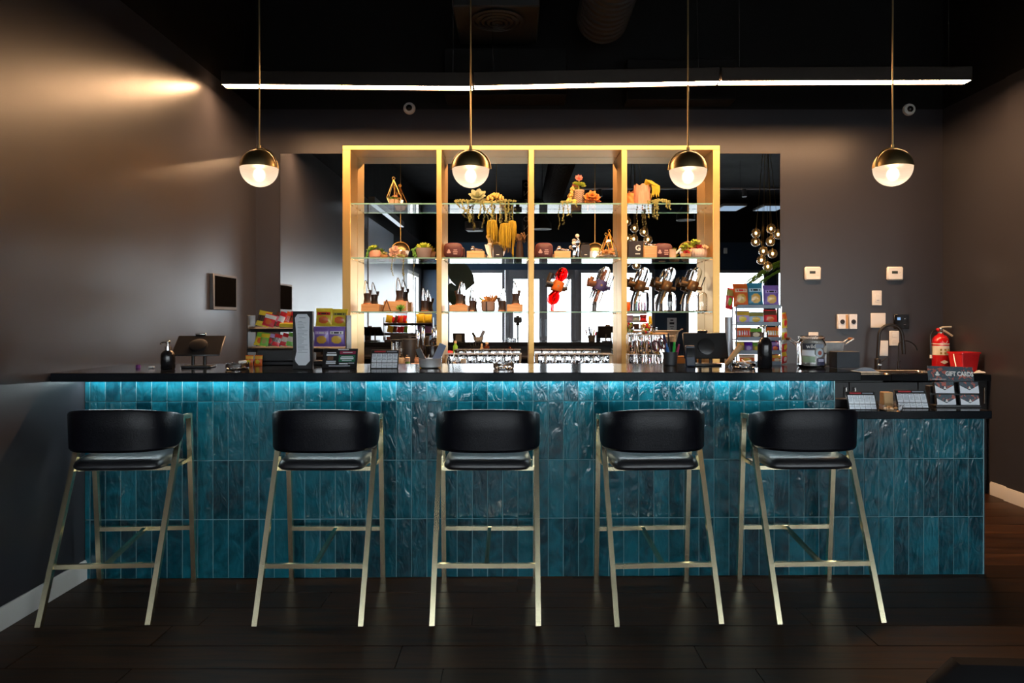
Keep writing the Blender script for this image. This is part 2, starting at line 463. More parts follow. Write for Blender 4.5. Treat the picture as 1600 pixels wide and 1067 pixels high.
# ceiling services: round duct, plenum box and diffuser, beam
du = MB()
def ductpath(k):
    return (.76, 5.62 - k * .08, 3.74)
pts = []; rs = []
for k in range(86):
    for q, rr in ((0, .195), (.012, .207), (.024, .195)):
        pts.append((.675, 5.62 - k * .085 - q, 3.745)); rs.append(rr)
du.tube(pts, rs, 24)
tag(du.build('round_duct', M['duct']), 'dark ribbed round air duct running under the black ceiling', 'duct')
db = MB(); db.box((-.16, 5.5, 3.86), (.64, .72, .46), .01)
vent = thing('ceiling_vent', 'round slotted air diffuser under a dark duct box above the light bar', 'vent', (0, 0, 0))
db.build('plenum_box', M['duct'], vent)
for k, r in enumerate((.19, .15, .11, .07, .03)):
    v = MB()
    v.lathe([(r, 3.628), (r + .012, 3.612 - k * .004), (r - .012, 3.606 - k * .004), (r - .016, 3.622)], 28, (-.155, 5.36, 0), close=False)
    v.build('ring', M['duct'], vent)
tag(MB().box((-.1, 5.87, 3.36), (1.0, .28, .38), .008).build('soffit_box', M['black_paint']), 'wider black soffit box on the wall under the round air diffuser', 'soffit')
tag(MB().box((1.35, 5.90, 3.32), (.9, .2, .34), .008).build('soffit_box', M['black_paint']), 'narrower black soffit box on the wall under the end of the round duct', 'soffit')

# ================================================================== THE BAR
BA = math.atan2(.067, 4.7)
bar = thing('bar_counter', 'long bar front clad in glossy teal upright tiles', 'bar counter', (XL, Y0, 0), BA)
BL, BL1 = 4.70, 3.905                      # full length, length of the raised part
ZT, ZU, ZLOW = 1.088, 1.045, .87
b = MB(); b.box((BL1 / 2 + .002, .2, ZU / 2), (BL1 - .004, .36, ZU - .004)); b.box(((BL1 + BL) / 2, .2, (ZLOW - .045) / 2), (BL - BL1, .36, ZLOW - .051))
b.build('body', M['carcass'], bar)
g = MB(); g.box((BL1 / 2 + .002, .0035, ZU / 2), (BL1 - .006, .012, ZU - .006)); g.box(((BL1 + BL) / 2 - .002, .0035, (ZLOW - .045) / 2), (BL - BL1 - .006, .012, ZLOW - .051))
g.build('grout', M['grout'], bar)
TW, TH, GR = .0750, .3014, .0040
tiles = {}
def tile(x0, x1, z0, z1):
    v = random.randrange(5)
    key = (round(x1 - x0, 3), round(z1 - z0, 3), v)
    if key not in tiles:
        w, h = key[0], key[1]
        q = MB(); rnd = random.Random(v * 7 + 3)
        nx, nz = 3, 6
        dd = {}
        for i in range(nx + 1):
            for j in range(nz + 1):
                edge = i in (0, nx) or j in (0, nz)
                dd[i, j] = -.0046 if edge else -.0058 + rnd.uniform(-.0006, .0006)
        vs = []
        for i in range(nx + 1):
            for j in range(nz + 1):
                fx = (0, .03, .97, 1)[i]; fz = (0, .01, .27, .5, .73, .99, 1)[j]
                vs.append(((fx - .5) * w, dd[i, j], (fz - .5) * h))
        fs = [(i * (nz + 1) + j, (i + 1) * (nz + 1) + j, (i + 1) * (nz + 1) + j + 1, i * (nz + 1) + j + 1) for i in range(nx) for j in range(nz)]
        n0 = len(vs)
        vs += [(-w / 2, .009, -h / 2), (w / 2, .009, -h / 2), (w / 2, .009, h / 2), (-w / 2, .009, h / 2)]
        c00, c10, c11, c01 = 0, nx * (nz + 1), nx * (nz + 1) + nz, nz
        fs += [(c00, n0, n0 + 3, c01) if False else tuple([j for j in range(nz + 1)] + [n0 + 3, n0]),
               tuple([c10 + j for j in range(nz + 1)] + [n0 + 2, n0 + 1]),
               tuple([i * (nz + 1) for i in range(nx + 1)] + [n0 + 1, n0]),
               tuple([i * (nz + 1) + nz for i in range(nx + 1)] + [n0 + 2, n0 + 3])]
        q.add(vs, fs)
        o = q.build('tile', M['tile'], bar, angle=8); tiles[key] = o.data
    else:
        o = link('tile', tiles[key], bar)
    o.location = ((x0 + x1) / 2, random.uniform(-.0008, .0008), (z0 + z1) / 2)
    o.rotation_euler = (random.uniform(-.006, .006), 0, random.uniform(-.010, .010))
x = .030 - TW - GR
while x < BL - .02:
    a, c = max(x, .003), min(x + TW, BL - .003)
    if c - a > .012:
        for r in range(4):
            z0 = .004 + r * (TH + GR); z1 = z0 + TH
            if r == 2 and a > BL1: z1 = ZLOW - .048
            if r == 3:
                if a > BL1 - .01: continue
                z1 = ZU - .003
            cc = min(c, BL1 - .002) if (r == 3 or (r == 2 and a < BL1)) else c
            tile(a, cc, z0, z1)
            if r == 2 and a < BL1 < c and c - BL1 > .012: tile(BL1 + .002, c, z0, ZLOW - .048)
    x += TW + GR
MB().box((BL + .002, .2, (ZLOW - .045) / 2), (.01, .38, ZLOW - .05)).build('end_panel', M['carcass'], bar)
MB().box((BL1 + .002, .2, .95), (.012, .38, .18)).build('end_panel', M['carcass'], bar)
MB().box((BL1 / 2, .60, .93), (BL1 - .02, .42, .03), .004).build('staff_shelf', M['carcass'], bar)
ch = MB(); ch.box((BL1 / 2, -.040, ZU - .005), (BL1 - .03, .024, .009)); ch.build('light_channel', M['steel'], bar)
st = MB(); st.box((BL1 / 2, -.040, ZU - .011), (BL1 - .04, .014, .004)); st.build('light_strip', M['strip'], bar)

top = thing('bar_countertop', 'long polished black stone bar top along the front', 'countertop', (XL, Y0, 0), BA)
MB().box((BL1 / 2, .065, (ZT + ZU) / 2), (BL1 - .002, .69, ZT - ZU), .003).build('slab', M['blackstone'], top)
low = thing('low_countertop', 'short lowered black worktop at the right end of the bar', 'countertop', (XL, Y0, 0), BA)
MB().box(((BL1 + BL) / 2 + .012, .18, ZLOW - .022), (BL - BL1 - .012, .46, .042), .003).build('slab', M['blackstone'], low)

def onbar(px, D, z=ZT):
    return Vector(((px - PX) * D / F, D, z))

# back counter along the mirror wall
ZB, YBF = .92, 5.40
bc = thing('back_counter', 'black base cabinets standing along the back wall under the shelves', 'cabinet', (0, 0, 0))
q = MB(); q.box(((XL + 2.83) / 2, 5.73, .435), (2.83 - XL - .006, .56, .87)); q.box((3.10, 5.73, .36), (.54, .56, .72)); q.box(((3.37 + XR) / 2, 5.73, .435), (XR - 3.37 - .006, .56, .87))
q.build('body', M['carcass'], bc)
MB().box(((XL + XR) / 2, 5.75, .05), (XR - XL - .02, .5, .09)).build('toe_kick', M['carcass'], bc)
nd = 11; wd = (XR - XL - .04) / nd
for k in range(nd):
    xc = XL + .02 + wd * (k + .5)
    d = MB().box((xc, YBF + .033, .485), (wd - .006, .02, .75), .002).build('door', M['carcass'], bc)
    hx = xc + (wd / 2 - .035) * (1 if k % 2 == 0 else -1)
    h = MB(); h.tube([(hx, YBF + .024, .70), (hx, YBF + .0, .70), (hx, YBF + .0, .82), (hx, YBF + .024, .82)], .005, 6)
    h.build('handle', M['steel'], d)
bt = thing('back_worktop', 'black worktop along the back wall carrying the sink', 'countertop', (0, 0, 0))
w = MB()
SX0, SX1, SY0, SY1 = 2.87, 3.33, 5.47, 5.80
w.box(((XL + SX0) / 2, 5.71, .897), (SX0 - XL - .004, .615, .046)); w.box(((SX1 + XR) / 2, 5.71, .897), (XR - SX1 - .004, .615, .046))
w.box(((SX0 + SX1) / 2, (YBF + SY0) / 2, .897), (SX1 - SX0, SY0 - YBF, .046)); w.box(((SX0 + SX1) / 2, (SY1 + 6.015) / 2, .897), (SX1 - SX0, 6.015 - SY1, .046))
w.build('slab', M['blackstone'], bt)

# ================================================================== MIRROR + GOLD SHELVES
mx0, mx1, mz1 = at(438, 240, YB).x, at(1219, 240, YB).x, at(0, 240, YB).z
mir = thing('wall_mirror', 'large wall mirror of three panes behind and beside the gold shelves', 'mirror', (0, YB, 0))
cuts = [mx0, at(541, 0, 5.88).x, at(1120, 0, 5.88).x, mx1]
for k in range(3):
    q = MB(); q.box(((cuts[k] + cuts[k + 1]) / 2, -.006, (mz1 + .925) / 2), (cuts[k + 1] - cuts[k] - .002, .008, mz1 - .925), .0035)
    q.build('pane', M['mirror'], mir, angle=20)

SD = 5.75; s = SD / F
sh = thing('display_shelf', 'tall gold metal display shelf unit with glass shelves against the mirror', 'shelf', (0, SD, 0))
posts = [((535 - PX) * s, (547.5 - PX) * s), ((682 - PX) * s, (690 - PX) * s), ((826 - PX) * s, (834.5 - PX) * s), ((971 - PX) * s, (980 - PX) * s), ((1114 - PX) * s, (1125 - PX) * s)]
ztop = EYE + (PY - 227) * s
zt0 = EYE + (PY - 234) * s
for k, (a, c) in enumerate(posts):
    MB().box(((a + c) / 2, .13, (.921 + zt0) / 2), (c - a, .255, zt0 - .921), .002).build('upright', M['shelfgold'], sh)
MB().box(((posts[0][0] + posts[4][1]) / 2, .13, (zt0 + ztop) / 2), (posts[4][1] - posts[0][0], .255, ztop - zt0), .002).build('top_panel', M['shelfgold'], sh)
ZS = [EYE + (PY - 317) * s, EYE + (PY - 402) * s, EYE + (PY - 486.5) * s]       # top faces of the glass shelves
for z in ZS:
    for k in range(4):
        a, c = posts[k][1] + .001, posts[k + 1][0] - .001
        q = MB(); q.m = 0; q.box(((a + c) / 2, .135, z - .005), (c - a, .235, .010))
        gs = q.build('glass_shelf', M['glass_shelf'], sh)
        MB().box(((a + c) / 2, .0145, z - .005), (c - a, .005, .0102)).build('front_edge', M['glass_edge'], gs)
        pn = MB()
        for xx in (a + .006, c - .006):
            for yy in (.06, .20): pn.cyl((xx - .006, yy, z - .0135), (xx + .006, yy, z - .0135), .0035, n=6)
        pn.build('shelf_pin', M['steel'], gs)

# ================================================================== LIGHTS
LD = 5.05
segs = [((345, 131.5), (738, 135)), ((740, 134), (1125, 126.5)), ((1127, 126.5), (1520, 125))]
for k, (p, q) in enumerate(segs):
    A, Bq = at(*p, LD), at(*q, LD)
    mid = (A + Bq) / 2; d = Bq - A
    L_ = thing('linear_light', ('first', 'second', 'third')[k] + ' of three glowing warm linear lights counted from the left wall', 'ceiling light', mid, 0, 'row of suspended linear lights')
    L_.rotation_euler = (0, -math.atan2(d.z, d.x), 0)
    ln = d.length
    MB().box((0, .045, .052), (ln - .004, .096, .092), .003).build('housing', M['darkmetal'], L_)
    MB().box((0, .045, .0055), (ln - .006, .088, .004)).build('diffuser', M['led'], L_)
    for yy in (-.0015, .0915): MB().box((0, yy, .003), (ln - .004, .003, .008)).build('lip', M['darkmetal'], L_)
    cb = MB()
    for xx in (-ln * .42, ln * .42): cb.cyl((xx, .045, .095), (xx, .045, ZC - mid.z - .003), .002, n=6)
    cb.build('cable', M['steel'], L_)

def globe_mat():
    m, t, p, N, L = nt('frosted_globe_glass')
    N.remove(p)
    tc = N.new('ShaderNodeTexCoord'); wv = N.new('ShaderNodeTexWave'); wv.inputs['Scale'].default_value = 40; wv.bands_direction = 'Z'
    L.new(tc.outputs['Object'], wv.inputs['Vector'])
    mr = N.new('ShaderNodeMapRange'); mr.inputs[3].default_value = GLOBE_POWER * .85; mr.inputs[4].default_value = GLOBE_POWER
    L.new(wv.outputs['Fac'], mr.inputs[0])
    e = N.new('ShaderNodeEmission'); e.inputs[0].default_value = (1, .74, .52, 1); L.new(mr.outputs[0], e.inputs[1])
    tr = N.new('ShaderNodeBsdfTransparent'); tr.inputs[0].default_value = (1, .93, .85, 1)
    rf = N.new('ShaderNodeBsdfRefraction'); rf.inputs['Roughness'].default_value = .55; rf.inputs['IOR'].default_value = 1.18
    mx = N.new('ShaderNodeMixShader'); mx.inputs[0].default_value = .66
    L.new(rf.outputs[0], mx.inputs[1]); L.new(e.outputs[0], mx.inputs[2])
    gl = N.new('ShaderNodeBsdfGlossy'); gl.inputs['Roughness'].default_value = .12
    m2 = N.new('ShaderNodeMixShader'); m2.inputs[0].default_value = .05
    L.new(mx.outputs[0], m2.inputs[1]); L.new(gl.outputs[0], m2.inputs[2])
    L.new(m2.outputs[0], N['Material Output'].inputs[0])
    return m
M['globe'] = globe_mat()
gr = .1
pend = thing('globe_pendant', '', 'pendant lamp', (0, 0, 0), 0, 'globe pendants above the bar')
q = MB(); n = 10
prof = [(gr * math.cos(PI / 2 * i / n), gr * math.sin(PI / 2 * i / n)) for i in range(n)] + [(.004, gr)]
q.lathe([(gr * .9, 0)] + prof, 40); q.build('metal_cap', M['brass'], pend, angle=60)
q = MB()
q.lathe([(.001, -gr)] + [(gr * .985 * math.sin(PI / 2 * i / n), -gr * .985 * math.cos(PI / 2 * i / n)) for i in range(1, n + 1)], 40, close=False)
q.build('glass_bowl', M['globe'], pend, angle=70)
q = MB(); q.ball((0, 0, -.03), .021, 16, 10, (1, 1, 1.25)); q.build('bulb', M['bulb'], pend)
q = MB(); q.tube([((gr + .005) * math.cos(a), 0, (gr + .005) * math.sin(a)) for a in [PI * i / 32 for i in range(33)]], .0045, 8); q.build('hoop', M['brass'], pend)
q = MB(); q.cyl((0, 0, gr + .004), (0, 0, gr + .022), .009, n=12); q.cyl((0, 0, gr + .02), (0, 0, ZC - 2.15), .0042, n=8)
q.lathe([(.05, ZC - 2.165), (.055, ZC - 2.16), (.055, ZC - 2.148)], 20); q.build('rod', M['brass'], pend)
PD = 3.75
pts_ = [(405, 263, 'first globe pendant from the left wall, its half brass globe hanging before the bare wall'),
        (735.5, 264.5, 'second globe pendant from the left wall, its globe before the gold shelf'),
        (1075, 266, 'third globe pendant from the left wall, before the right end of the gold shelf'),
        (1395, 262, 'fourth globe pendant from the left wall, its globe above the thermostats')]
for k, (px, py, lb) in enumerate(pts_):
    o = pend if k == 0 else dup(pend, (0, 0, 0))
    o['label'] = lb
    o.location = at(px, py, PD)
    o.rotation_euler = (0, 0, R((-14, -4, 5, 12)[k]))

# ================================================================== STOOLS
stool = thing('bar_stool', '', 'bar stool', (0, 0, 0), 0, 'bar stools along the bar')
LW = .023
hx_ = .232
ra, rb, fb, fa = Vector((0, -.263, .004)), Vector((0, .095, .868)), Vector((0, .178, .862)), Vector((0, .245, .004))
def P(v, x): return Vector((x, v.y, v.z))
for sx in (-1, 1):
    q = MB(); q.bar(P(ra, sx * hx_), P(rb, sx * hx_), LW); q.build('leg', M['stoolgold'], stool)
    q = MB(); q.bar(P(fa, sx * hx_), P(fb, sx * hx_), LW); q.build('leg', M['stoolgold'], stool)
    q = MB(); q.bar(P(rb, sx * hx_) + Vector((0, -.012, 0)), P(fb, sx * hx_) + Vector((0, .011, 0)), LW * .98); q.build('arm', M['stoolgold'], stool)
    q = MB(); q.bar((sx * (hx_ - .012), .028, .63), (sx * (hx_ - .012), .028, .69), .012); q.bar((sx * (hx_ - .02), .02, .634), (sx * (hx_ - .02), .205, .634), .016); q.build('seat_bracket', M['stoolgold'], stool)
rz = .235; ry = -.263 + .358 * (rz / .868)
q = MB(); q.bar((-hx_, ry, rz), (hx_, ry, rz), .02); q.build('footrest', M['stoolgold'], stool)
fz = .289; fy = .245 - .067 * (fz / .862)
q = MB(); q.bar((-hx_, fy, fz), (hx_, fy, fz), .02); q.build('stretcher', M['stoolgold'], stool)
q = MB(); q.bar((0, ry, rz), (0, fy, fz), .018); q.build('stretcher', M['stoolgold'], stool)
q = MB(); q.bar((-hx_, .02, .634), (hx_, .02, .634), .018); q.build('seat_rail', M['stoolgold'], stool)
q = MB(); q.bar((-hx_, .2, .634), (hx_, .2, .634), .018); q.build('seat_rail', M['stoolgold'], stool)
def seat_f(u, v):
    # u around the outline, v from bottom centre over the rim to top centre
    a = 2 * PI * u
    ca, sa = math.cos(a), math.sin(a)
    e = .32
    sx = (abs(ca) ** e) * (1 if ca >= 0 else -1); sy = (abs(sa) ** e) * (1 if sa >= 0 else -1)
    prof = [(0.0, .646), (.80, .644), (.95, .647), (1.0, .658), (1.0, .668), (.97, .684), (.90, .697), (.78, .703), (.4, .700), (0.0, .698)]
    t = v * 9; i = min(8, int(t + 1e-6)); 
    r, z = prof[int(round(t))]
    w = .205 - .012 * (sy > 0) * abs(sy)
    return (w * sx * max(r, .001), .072 + .172 * sy * max(r, .001), z + .010 * (sy * max(r, .001) + .5) * (z > .66))
q = MB(); q.surf(seat_f, 40, 9, cu=True); q.build('seat', M['seatleather'], stool, angle=60)
def back_f(u, v):
    t = -1 + 2 * u                      # across the back
    a = t * PI / 2
    ca = math.cos(a)
    x = .234 * math.sin(a) / (abs(math.sin(a)) ** .25 + 1e-9) if abs(t) > 1e-6 else 0
    y = .105 - .235 * (max(ca, 0) ** .62)
    endf = max(0, (abs(t) - .80) / .20)
    zt = .890 + .044 * (1 - t * t) - .012 * endf ** 3
    zb = .735 + .060 * endf ** 2.5
    th = .017 * (1 - .6 * endf ** 4)
    nx, ny = math.sin(a), -max(ca, .05); l = math.hypot(nx, ny); nx, ny = nx / l, ny / l
    ring = [(-1, .06), (-1, .5), (-1, .94), (-.6, 1.0), (.6, 1.0), (1, .94), (1, .5), (1, .06), (.6, 0), (-.6, 0), (-1, .06)]
    o, h = ring[int(round(v * 10))]
    z = zb + (zt - zb) * h
    y2 = y - .012 * (h - .5) + .0
    return (x + nx * th * o * -1, y2 - ny * th * o, z)
q = MB(); q.surf(back_f, 32, 10)
# close the two ends
for e in (0, 1):
    idx = [e * 32 * 11 + j for j in range(10)]
    q.Fc.append(idx); q.MI.append(0)
q.build('backrest', M['leather'], stool, angle=55)
for k, (X, Y, rot) in enumerate(((-1.868, 3.337, R(3.5)), (-.916, 3.337, 0), (-.142, 3.340, 0), (.645, 3.345, R(3.8)), (1.372, 3.365, R(2.0)))):
    o = stool if k == 0 else dup(stool, (0, 0, 0))
    o.location = (X, Y, 0); o.rotation_euler = (0, 0, rot)
    o['label'] = ('black leather bar stool with gold legs, first from the left wall',
                  'black leather bar stool with gold legs, second from the left wall',
                  'middle one of five black leather bar stools with gold legs',
                  'black leather bar stool with gold legs, fourth from the left wall',
                  'black leather bar stool with gold legs before the lowered worktop')[k]
# ================================================================== WALL FITTINGS
def onwall(px, py): return at(px, py, YB)
WS = YB / F
def plate(name, label, cat, x0, x1, y0, y1, m, d=.018, bev=.004, group=None):
    p = onwall((x0 + x1) / 2, (y0 + y1) / 2); p.y -= .0005
    t = thing(name, label, cat, p, 0, group)
    w, h = (x1 - x0) * WS, (y1 - y0) * WS
    MB().box((0, -d / 2, 0), (w, d, h), bev).build('cover', m, t)
    return t, w, h, d
for x0, y0, lb in ((1256, 417, 'white thermostat on the wall nearer to the mirror, above the sticker jar'), (1384, 417, 'white thermostat on the wall above the light switch and the tap')):
    t, w, h, d = plate('thermostat', lb, 'thermostat', x0, x0 + 25, y0, y0 + 21, M['white'], .03, .010, 'thermostats')
    MB().box((-w * .05, -d - .0005, h * .08), (w * .36, .002, h * .2)).build('display', C('lcd_green_grey', (.03, .035, .02), .3), t)
    for k in range(2): MB().box((w * .3, -d - .001, h * (.12 - .26 * k)), (.008, .004, .010), .001).build('button', M['white'], t)
t, w, h, d = plate('light_switch', 'white upright switch plate below the right thermostat', 'light switch', 1362, 1377, 454, 477, M['white'], .01, .003)
MB().box((0, -d - .002, 0), (w * .45, .006, h * .55), .002).build('rocker', M['white'], t)
MB().box((.004, -d - .006, -h * .16), (w * .28, .002, .006)).build('indicator', M['greyprint'], t)
t, w, h, d = plate('blank_plate', 'square blank cream wall plate beside the black control panel', 'wall plate', 1360, 1383, 489, 512, M['white'], .01, .003)
t, w, h, d = plate('control_panel', 'black glass control panel with small lit icons on the wall', 'control panel', 1396, 1419, 491, 514, M['screen'], .016, .003)
q = MB(); q.box((-w * .2, -d - .0008, h * .2), (w * .22, .001, h * .18)); q.build('icon', emit('blue_icon', (.35, .6, 1), .6), t)
q = MB(); q.box((w * .2, -d - .0008, h * .2), (.006, .001, .006)); q.build('icon', emit('white_icon', (1, 1, 1), .5), t)
q = MB(); q.box((w * .2, -d - .0008, -h * .2), (w * .14, .001, .004)); q.build('icon', M['greyprint'], t)
for x0, x1, y0, y1, lb in ((1389, 1404, 517, 540, 'tall cream wall socket behind the bend of the black tap'),
                           (1373, 1387, 532, 556, 'tall cream wall socket behind the stem of the black tap'),
                           (1263, 1278, 519, 541, 'cream wall socket behind the top of the sticker jar')):
    t, w, h, d = plate('wall_socket', lb, 'socket', x0, x1, y0, y1, M['white'], .01, .003)
    for k in (-1, 1): MB().box((0, -d - .0012, k * h * .2), (w * .48, .003, h * .27), .001).build('outlet', M['white'], t)
for x0, x1, lb in ((1307, 1323, 'wider white wall control with a round dark dial'), (1325, 1337, 'narrower white wall control with a round dark dial')):
    t, w, h, d = plate('dial_control', lb, 'wall control', x0, x1, 491, 514, M['paper'], .03, .003, 'dial wall controls')
    q = MB(); q.lathe([(.019, 0), (.019, .006), (.012, .009), (.011, .004), (.001, .004)], 18); o = q.build('dial', M['print'], t); o.location = (-w * .08 if x0 == 1307 else 0, -d + .001, 0); o.rotation_euler = (R(90), 0, 0)
    if x0 == 1307: MB().box((w * .36, -d - .0006, 0), (w * .24, .001, h * .94)).build('side_strip', M['kraft'], t)
for px, py, lb in ((640, 170, 'small white ring dome camera on the wall above the gold shelf'), (1419, 172, 'small white ring dome camera on the wall above the fourth pendant')):
    p = onwall(px, py)
    t = thing('dome_camera', lb, 'security camera', p, 0, 'dome cameras', R(90))
    MB().lathe([(.05, 0), (.052, .012), (.046, .03), (.030, .034)], 24).build('housing', M['white'], t)
    MB().ball((0, 0, .022), .030, 16, 10).build('lens_dome', M['screen'], t)
# wall screen on the left wall
yc, zc = 5.33, at(0, 457, 5.33).z
t = thing('wall_screen', 'small black wall screen in a grey frame on the left wall', 'screen', (XL + .0005, yc, zc))
MB().box((.014, 0, 0), (.028, .43, .265), .004).build('frame', C('grey_frame', (.10, .10, .105), .5), t)
MB().box((.029, 0, .004), (.002, .385, .225)).build('glass', C('matt_black_glass', (.004, .004, .0045), .6, spec=0), t)

# ================================================================== BUILDERS
def pump_bottle(name, label, loc, r, hb, hp, rz=0, grp='pump bottles'):
    t = thing(name, label, 'bottle', loc, rz, grp)
    MB().lathe([(r * .9, 0), (r, .006), (r, hb * .72), (r * .93, hb * .82), (r * .7, hb * .92), (r * .36, hb * .985), (r * .33, hb)], 24).build('bottle_body', M['bottleglass'], t)
    MB().lathe([(r * .44, hb - .002), (r * .44, hb + (hp - hb) * .38), (r * .36, hb + (hp - hb) * .4)], 16).build('collar', M['steel'], t)
    q = MB(); z1 = hb + (hp - hb) * .4
    q.cyl((0, 0, z1 - .004), (0, 0, hp - .012), r * .16, n=10); q.lathe([(r * .30, hp - .016), (r * .34, hp - .003), (r * .25, hp)], 14)
    q.tube([(0, 0, hp - .007), (-r * .6, 0, hp - .006), (-r * 1.0, 0, hp - .010), (-r * 1.12, 0, hp - .018)], r * .13, 8)
    q.build('pump', M['steel'], t)
    return t
pump_bottle('pump_bottle', 'short black pump bottle at the left end of the bar', onbar(262.5, 3.61), .0345, .100, .146)
pump_bottle('pump_bottle', 'tall black pump bottle before the right snack rack', onbar(1195, 3.72), .037, .165, .224)

def tablet(label, loc, rz, w, h, tilt, zc, cap=True):
    t = thing('tablet_stand', label, 'tablet', loc, rz, 'tablets seen from behind')
    s_ = MB(); s_.T = Matrix.Translation((0, 0, zc)) @ Matrix.Rotation(tilt, 4, 'X')
    s_.box((0, 0, 0), (w, .012, h), .005); s_.build('tablet', M['blackplastic'], t)
    q = MB(); q.T = s_.T; q.box((0, .0066, 0), (w * .94, .001, h * .9)); q.build('screen', M['screen'], t)
    q = MB(); q.T = s_.T; q.lathe([(.045, 0), (.045, .014), (.03, .018)], 20)
    q2 = MB(); q2.T = s_.T @ Matrix.Translation((0, -.006, -.008)) @ Matrix.Rotation(R(90), 4, 'X'); q2.lathe([(.046, 0), (.046, .012), (.030, .016)], 20); q2.build('mount', M['blackplastic'], t)
    q = MB(); q.box((0, 0, .006), (w * .62, .11, .012), .004); q.build('base', M['blackplastic'], t)
    for sx in (-1, 1):
        q = MB(); q.tube([(sx * .030, 0, .01), (sx * .030, 0, zc * .6), (sx * .026, -.012, zc)], .009, 8); q.build('post', M['blackmatte'], t)
    if cap:
        q = MB(); q.T = s_.T; q.box((-.01, -.003, h / 2 + .006), (.055, .02, .012), .003); q.build('clip', M['steel'], t)
    return t
tablet('black tablet on a low stand tilted back beside the left pump bottle', onbar(311, 3.76), R(8), .245, .165, R(-52), .115)
tr_ = tablet('black tablet on a stand at the right, its back to the stools', onbar(1102, 3.92), R(4), .250, .150, R(-16), .110)
q = thing('card_reader', 'slim dark blue card terminal leaning beside the right tablet', 'card terminal', onbar(1079, 3.82), R(6), None, R(-6))
MB().box((0, 0, .058), (.056, .016, .116), .006).build('case', C('dark_blue_plastic', (.012, .022, .05), .4), q)
MB().box((0, -.009, .075), (.044, .002, .05), .001).build('screen', M['screen'], q)

def ashtray(label, loc, r=.058, h=.030):
    t = thing('glass_ashtray', label, 'ashtray', loc, 0, 'glass ashtrays')
    MB().lathe([(r * .9, 0), (r, .006), (r, h), (r * .84, h), (r * .78, .010), (.001, .008)], 24, close=False).build('dish', M['realglass'], t)
    for k in range(4):
        a = PI / 4 + k * PI / 2
        MB().box((r * .92 * math.cos(a), r * .92 * math.sin(a), h + .002), (.014, .014, .008), .003).build('lug', M['realglass'], t)
    return t
ashtray('glass ashtray holding a white lighter near the left tablet', onbar(371, 3.62))
ashtray('glass ashtray alone at the middle of the bar top', onbar(787, 3.66), .055, .032)
ashtray('glass ashtray full of paper rolls before the right snack rack', onbar(1162, 3.70), .060, .028)
o = MB().box((0, 0, 0), (.040, .016, .014), .004).build('lighter', M['white']); o.location = onbar(379, 3.60) + Vector((0, 0, .039)); o.rotation_euler = (0, R(-6), .3)
tag(o, 'white lighter lying across the left glass ashtray', 'lighter')
rnd = random.Random(5)
for k in range(5):
    q = MB(); a = rnd.uniform(0, PI); ln = .04
    q.cyl((-ln * math.cos(a), -ln * math.sin(a), rnd.uniform(0, .008)), (ln * math.cos(a), ln * math.sin(a), rnd.uniform(.006, .02)), .005, .0035, 8)
    o = q.build('paper_roll', M['kraft'] if k % 2 else M['paper']); o.location = onbar(1162, 3.70) + Vector((0, 0, .012 + .004 * k))
    tag(o, 'thin paper roll lying in the glass ashtray before the right snack rack', 'paper roll', 'paper rolls in the ashtray')
q = MB(); q.T = Matrix.Rotation(R(38), 4, 'Y'); q.cyl((0, 0, -.065), (0, 0, .065), .012, .017, 12); q.cyl((0, 0, .066), (0, 0, .068), .017, .016, 12)
o = q.build('kraft_tube', M['kraft']); o.location = onbar(1146, 3.82) + Vector((0, 0, .062)); tag(o, 'slanted kraft paper tube leaning between the right tablet and the snack rack', 'paper tube')
o = MB().lathe([(.011, 0), (.012, .01), (.009, .016)], 14).build('jar_lid', C('purple_plastic', (.16, .02, .20), .4)); o.location = onbar(216, 3.72); tag(o, 'tiny purple lid left of the left pump bottle', 'lid')
o = MB().box((0, 0, .006), (.03, .016, .012), .003).build('eraser', M['white']); o.location = onbar(237, 3.68); tag(o, 'tiny white block left of the left pump bottle', 'block')

# ---- snack bags
def bag_mesh(name, w, h, d, mats, style=0):
    """sealed pillow pack; the printed areas are faces of their own colour"""
    def f(u, v):
        a = 2 * PI * u
        bl = max(.03, math.sin(PI * min(1, max(0, (v - .05) / .9))) ** .55) if .05 < v < .95 else .03
        ww = w / 2 * (1 - .06 * bl)
        wr = .05 * math.sin(9 * a + 5 * v) * (1 - bl) + .03 * math.sin(13 * v + 3 * a)
        return (ww * math.cos(a), d / 2 * math.sin(a) * bl * (1 + wr), h * v)
    def mi(u, v):
        x, y = math.cos(2 * PI * u), math.sin(2 * PI * u)
        if v < .07 or v > .93: return 0
        if y > .25: return 0
        if style == 0:
            if .60 < v < .78 and abs(x) < .8: return 1 if not (.66 < v < .72 and abs(x) < .62 and int(x * 9) % 2 == 0) else 3
            if (x / .62) ** 2 + ((v - .34) / .2) ** 2 < 1: return 2
            if v < .2: return 1 if style == 3 else 0
        elif style == 1:
            if v > .62: return 1
            if (x + .1) ** 2 / .3 + ((v - .36) / .2) ** 2 < 1: return 2
        elif style == 2:
            if .3 < v < .7: return 1 if int((x + 1) * 6) % 2 else 3
        return 0
    q = MB(); q.surf(f, 40, 26, mi, cu=True)
    q.Fc += [[k * 27 for k in range(40)], [k * 27 + 26 for k in range(40)]]; q.MI += [0, 0]
    me = q.build(name, mats, angle=60)
    return me
def pal(*n): return [C(a, [v * min(1.45, .88 / max(c)) for v in c], .3, coat=.3) for a, c in n]
ORANGE, CREAM, YEL = ('orange_foil', (.75, .13, .02)), ('cream_print', (.80, .62, .42)), ('chip_yellow', (.85, .45, .06))
TEAL, PURP, GOLD = ('teal_foil', (.03, .18, .27)), ('purple_foil', (.18, .10, .36)), ('gold_foil', (.75, .45, .06))
REDF, DARK, LILAC = ('red_foil', (.62, .02, .03)), ('dark_ink', (.02, .018, .02)), ('lilac_foil', (.42, .30, .55))
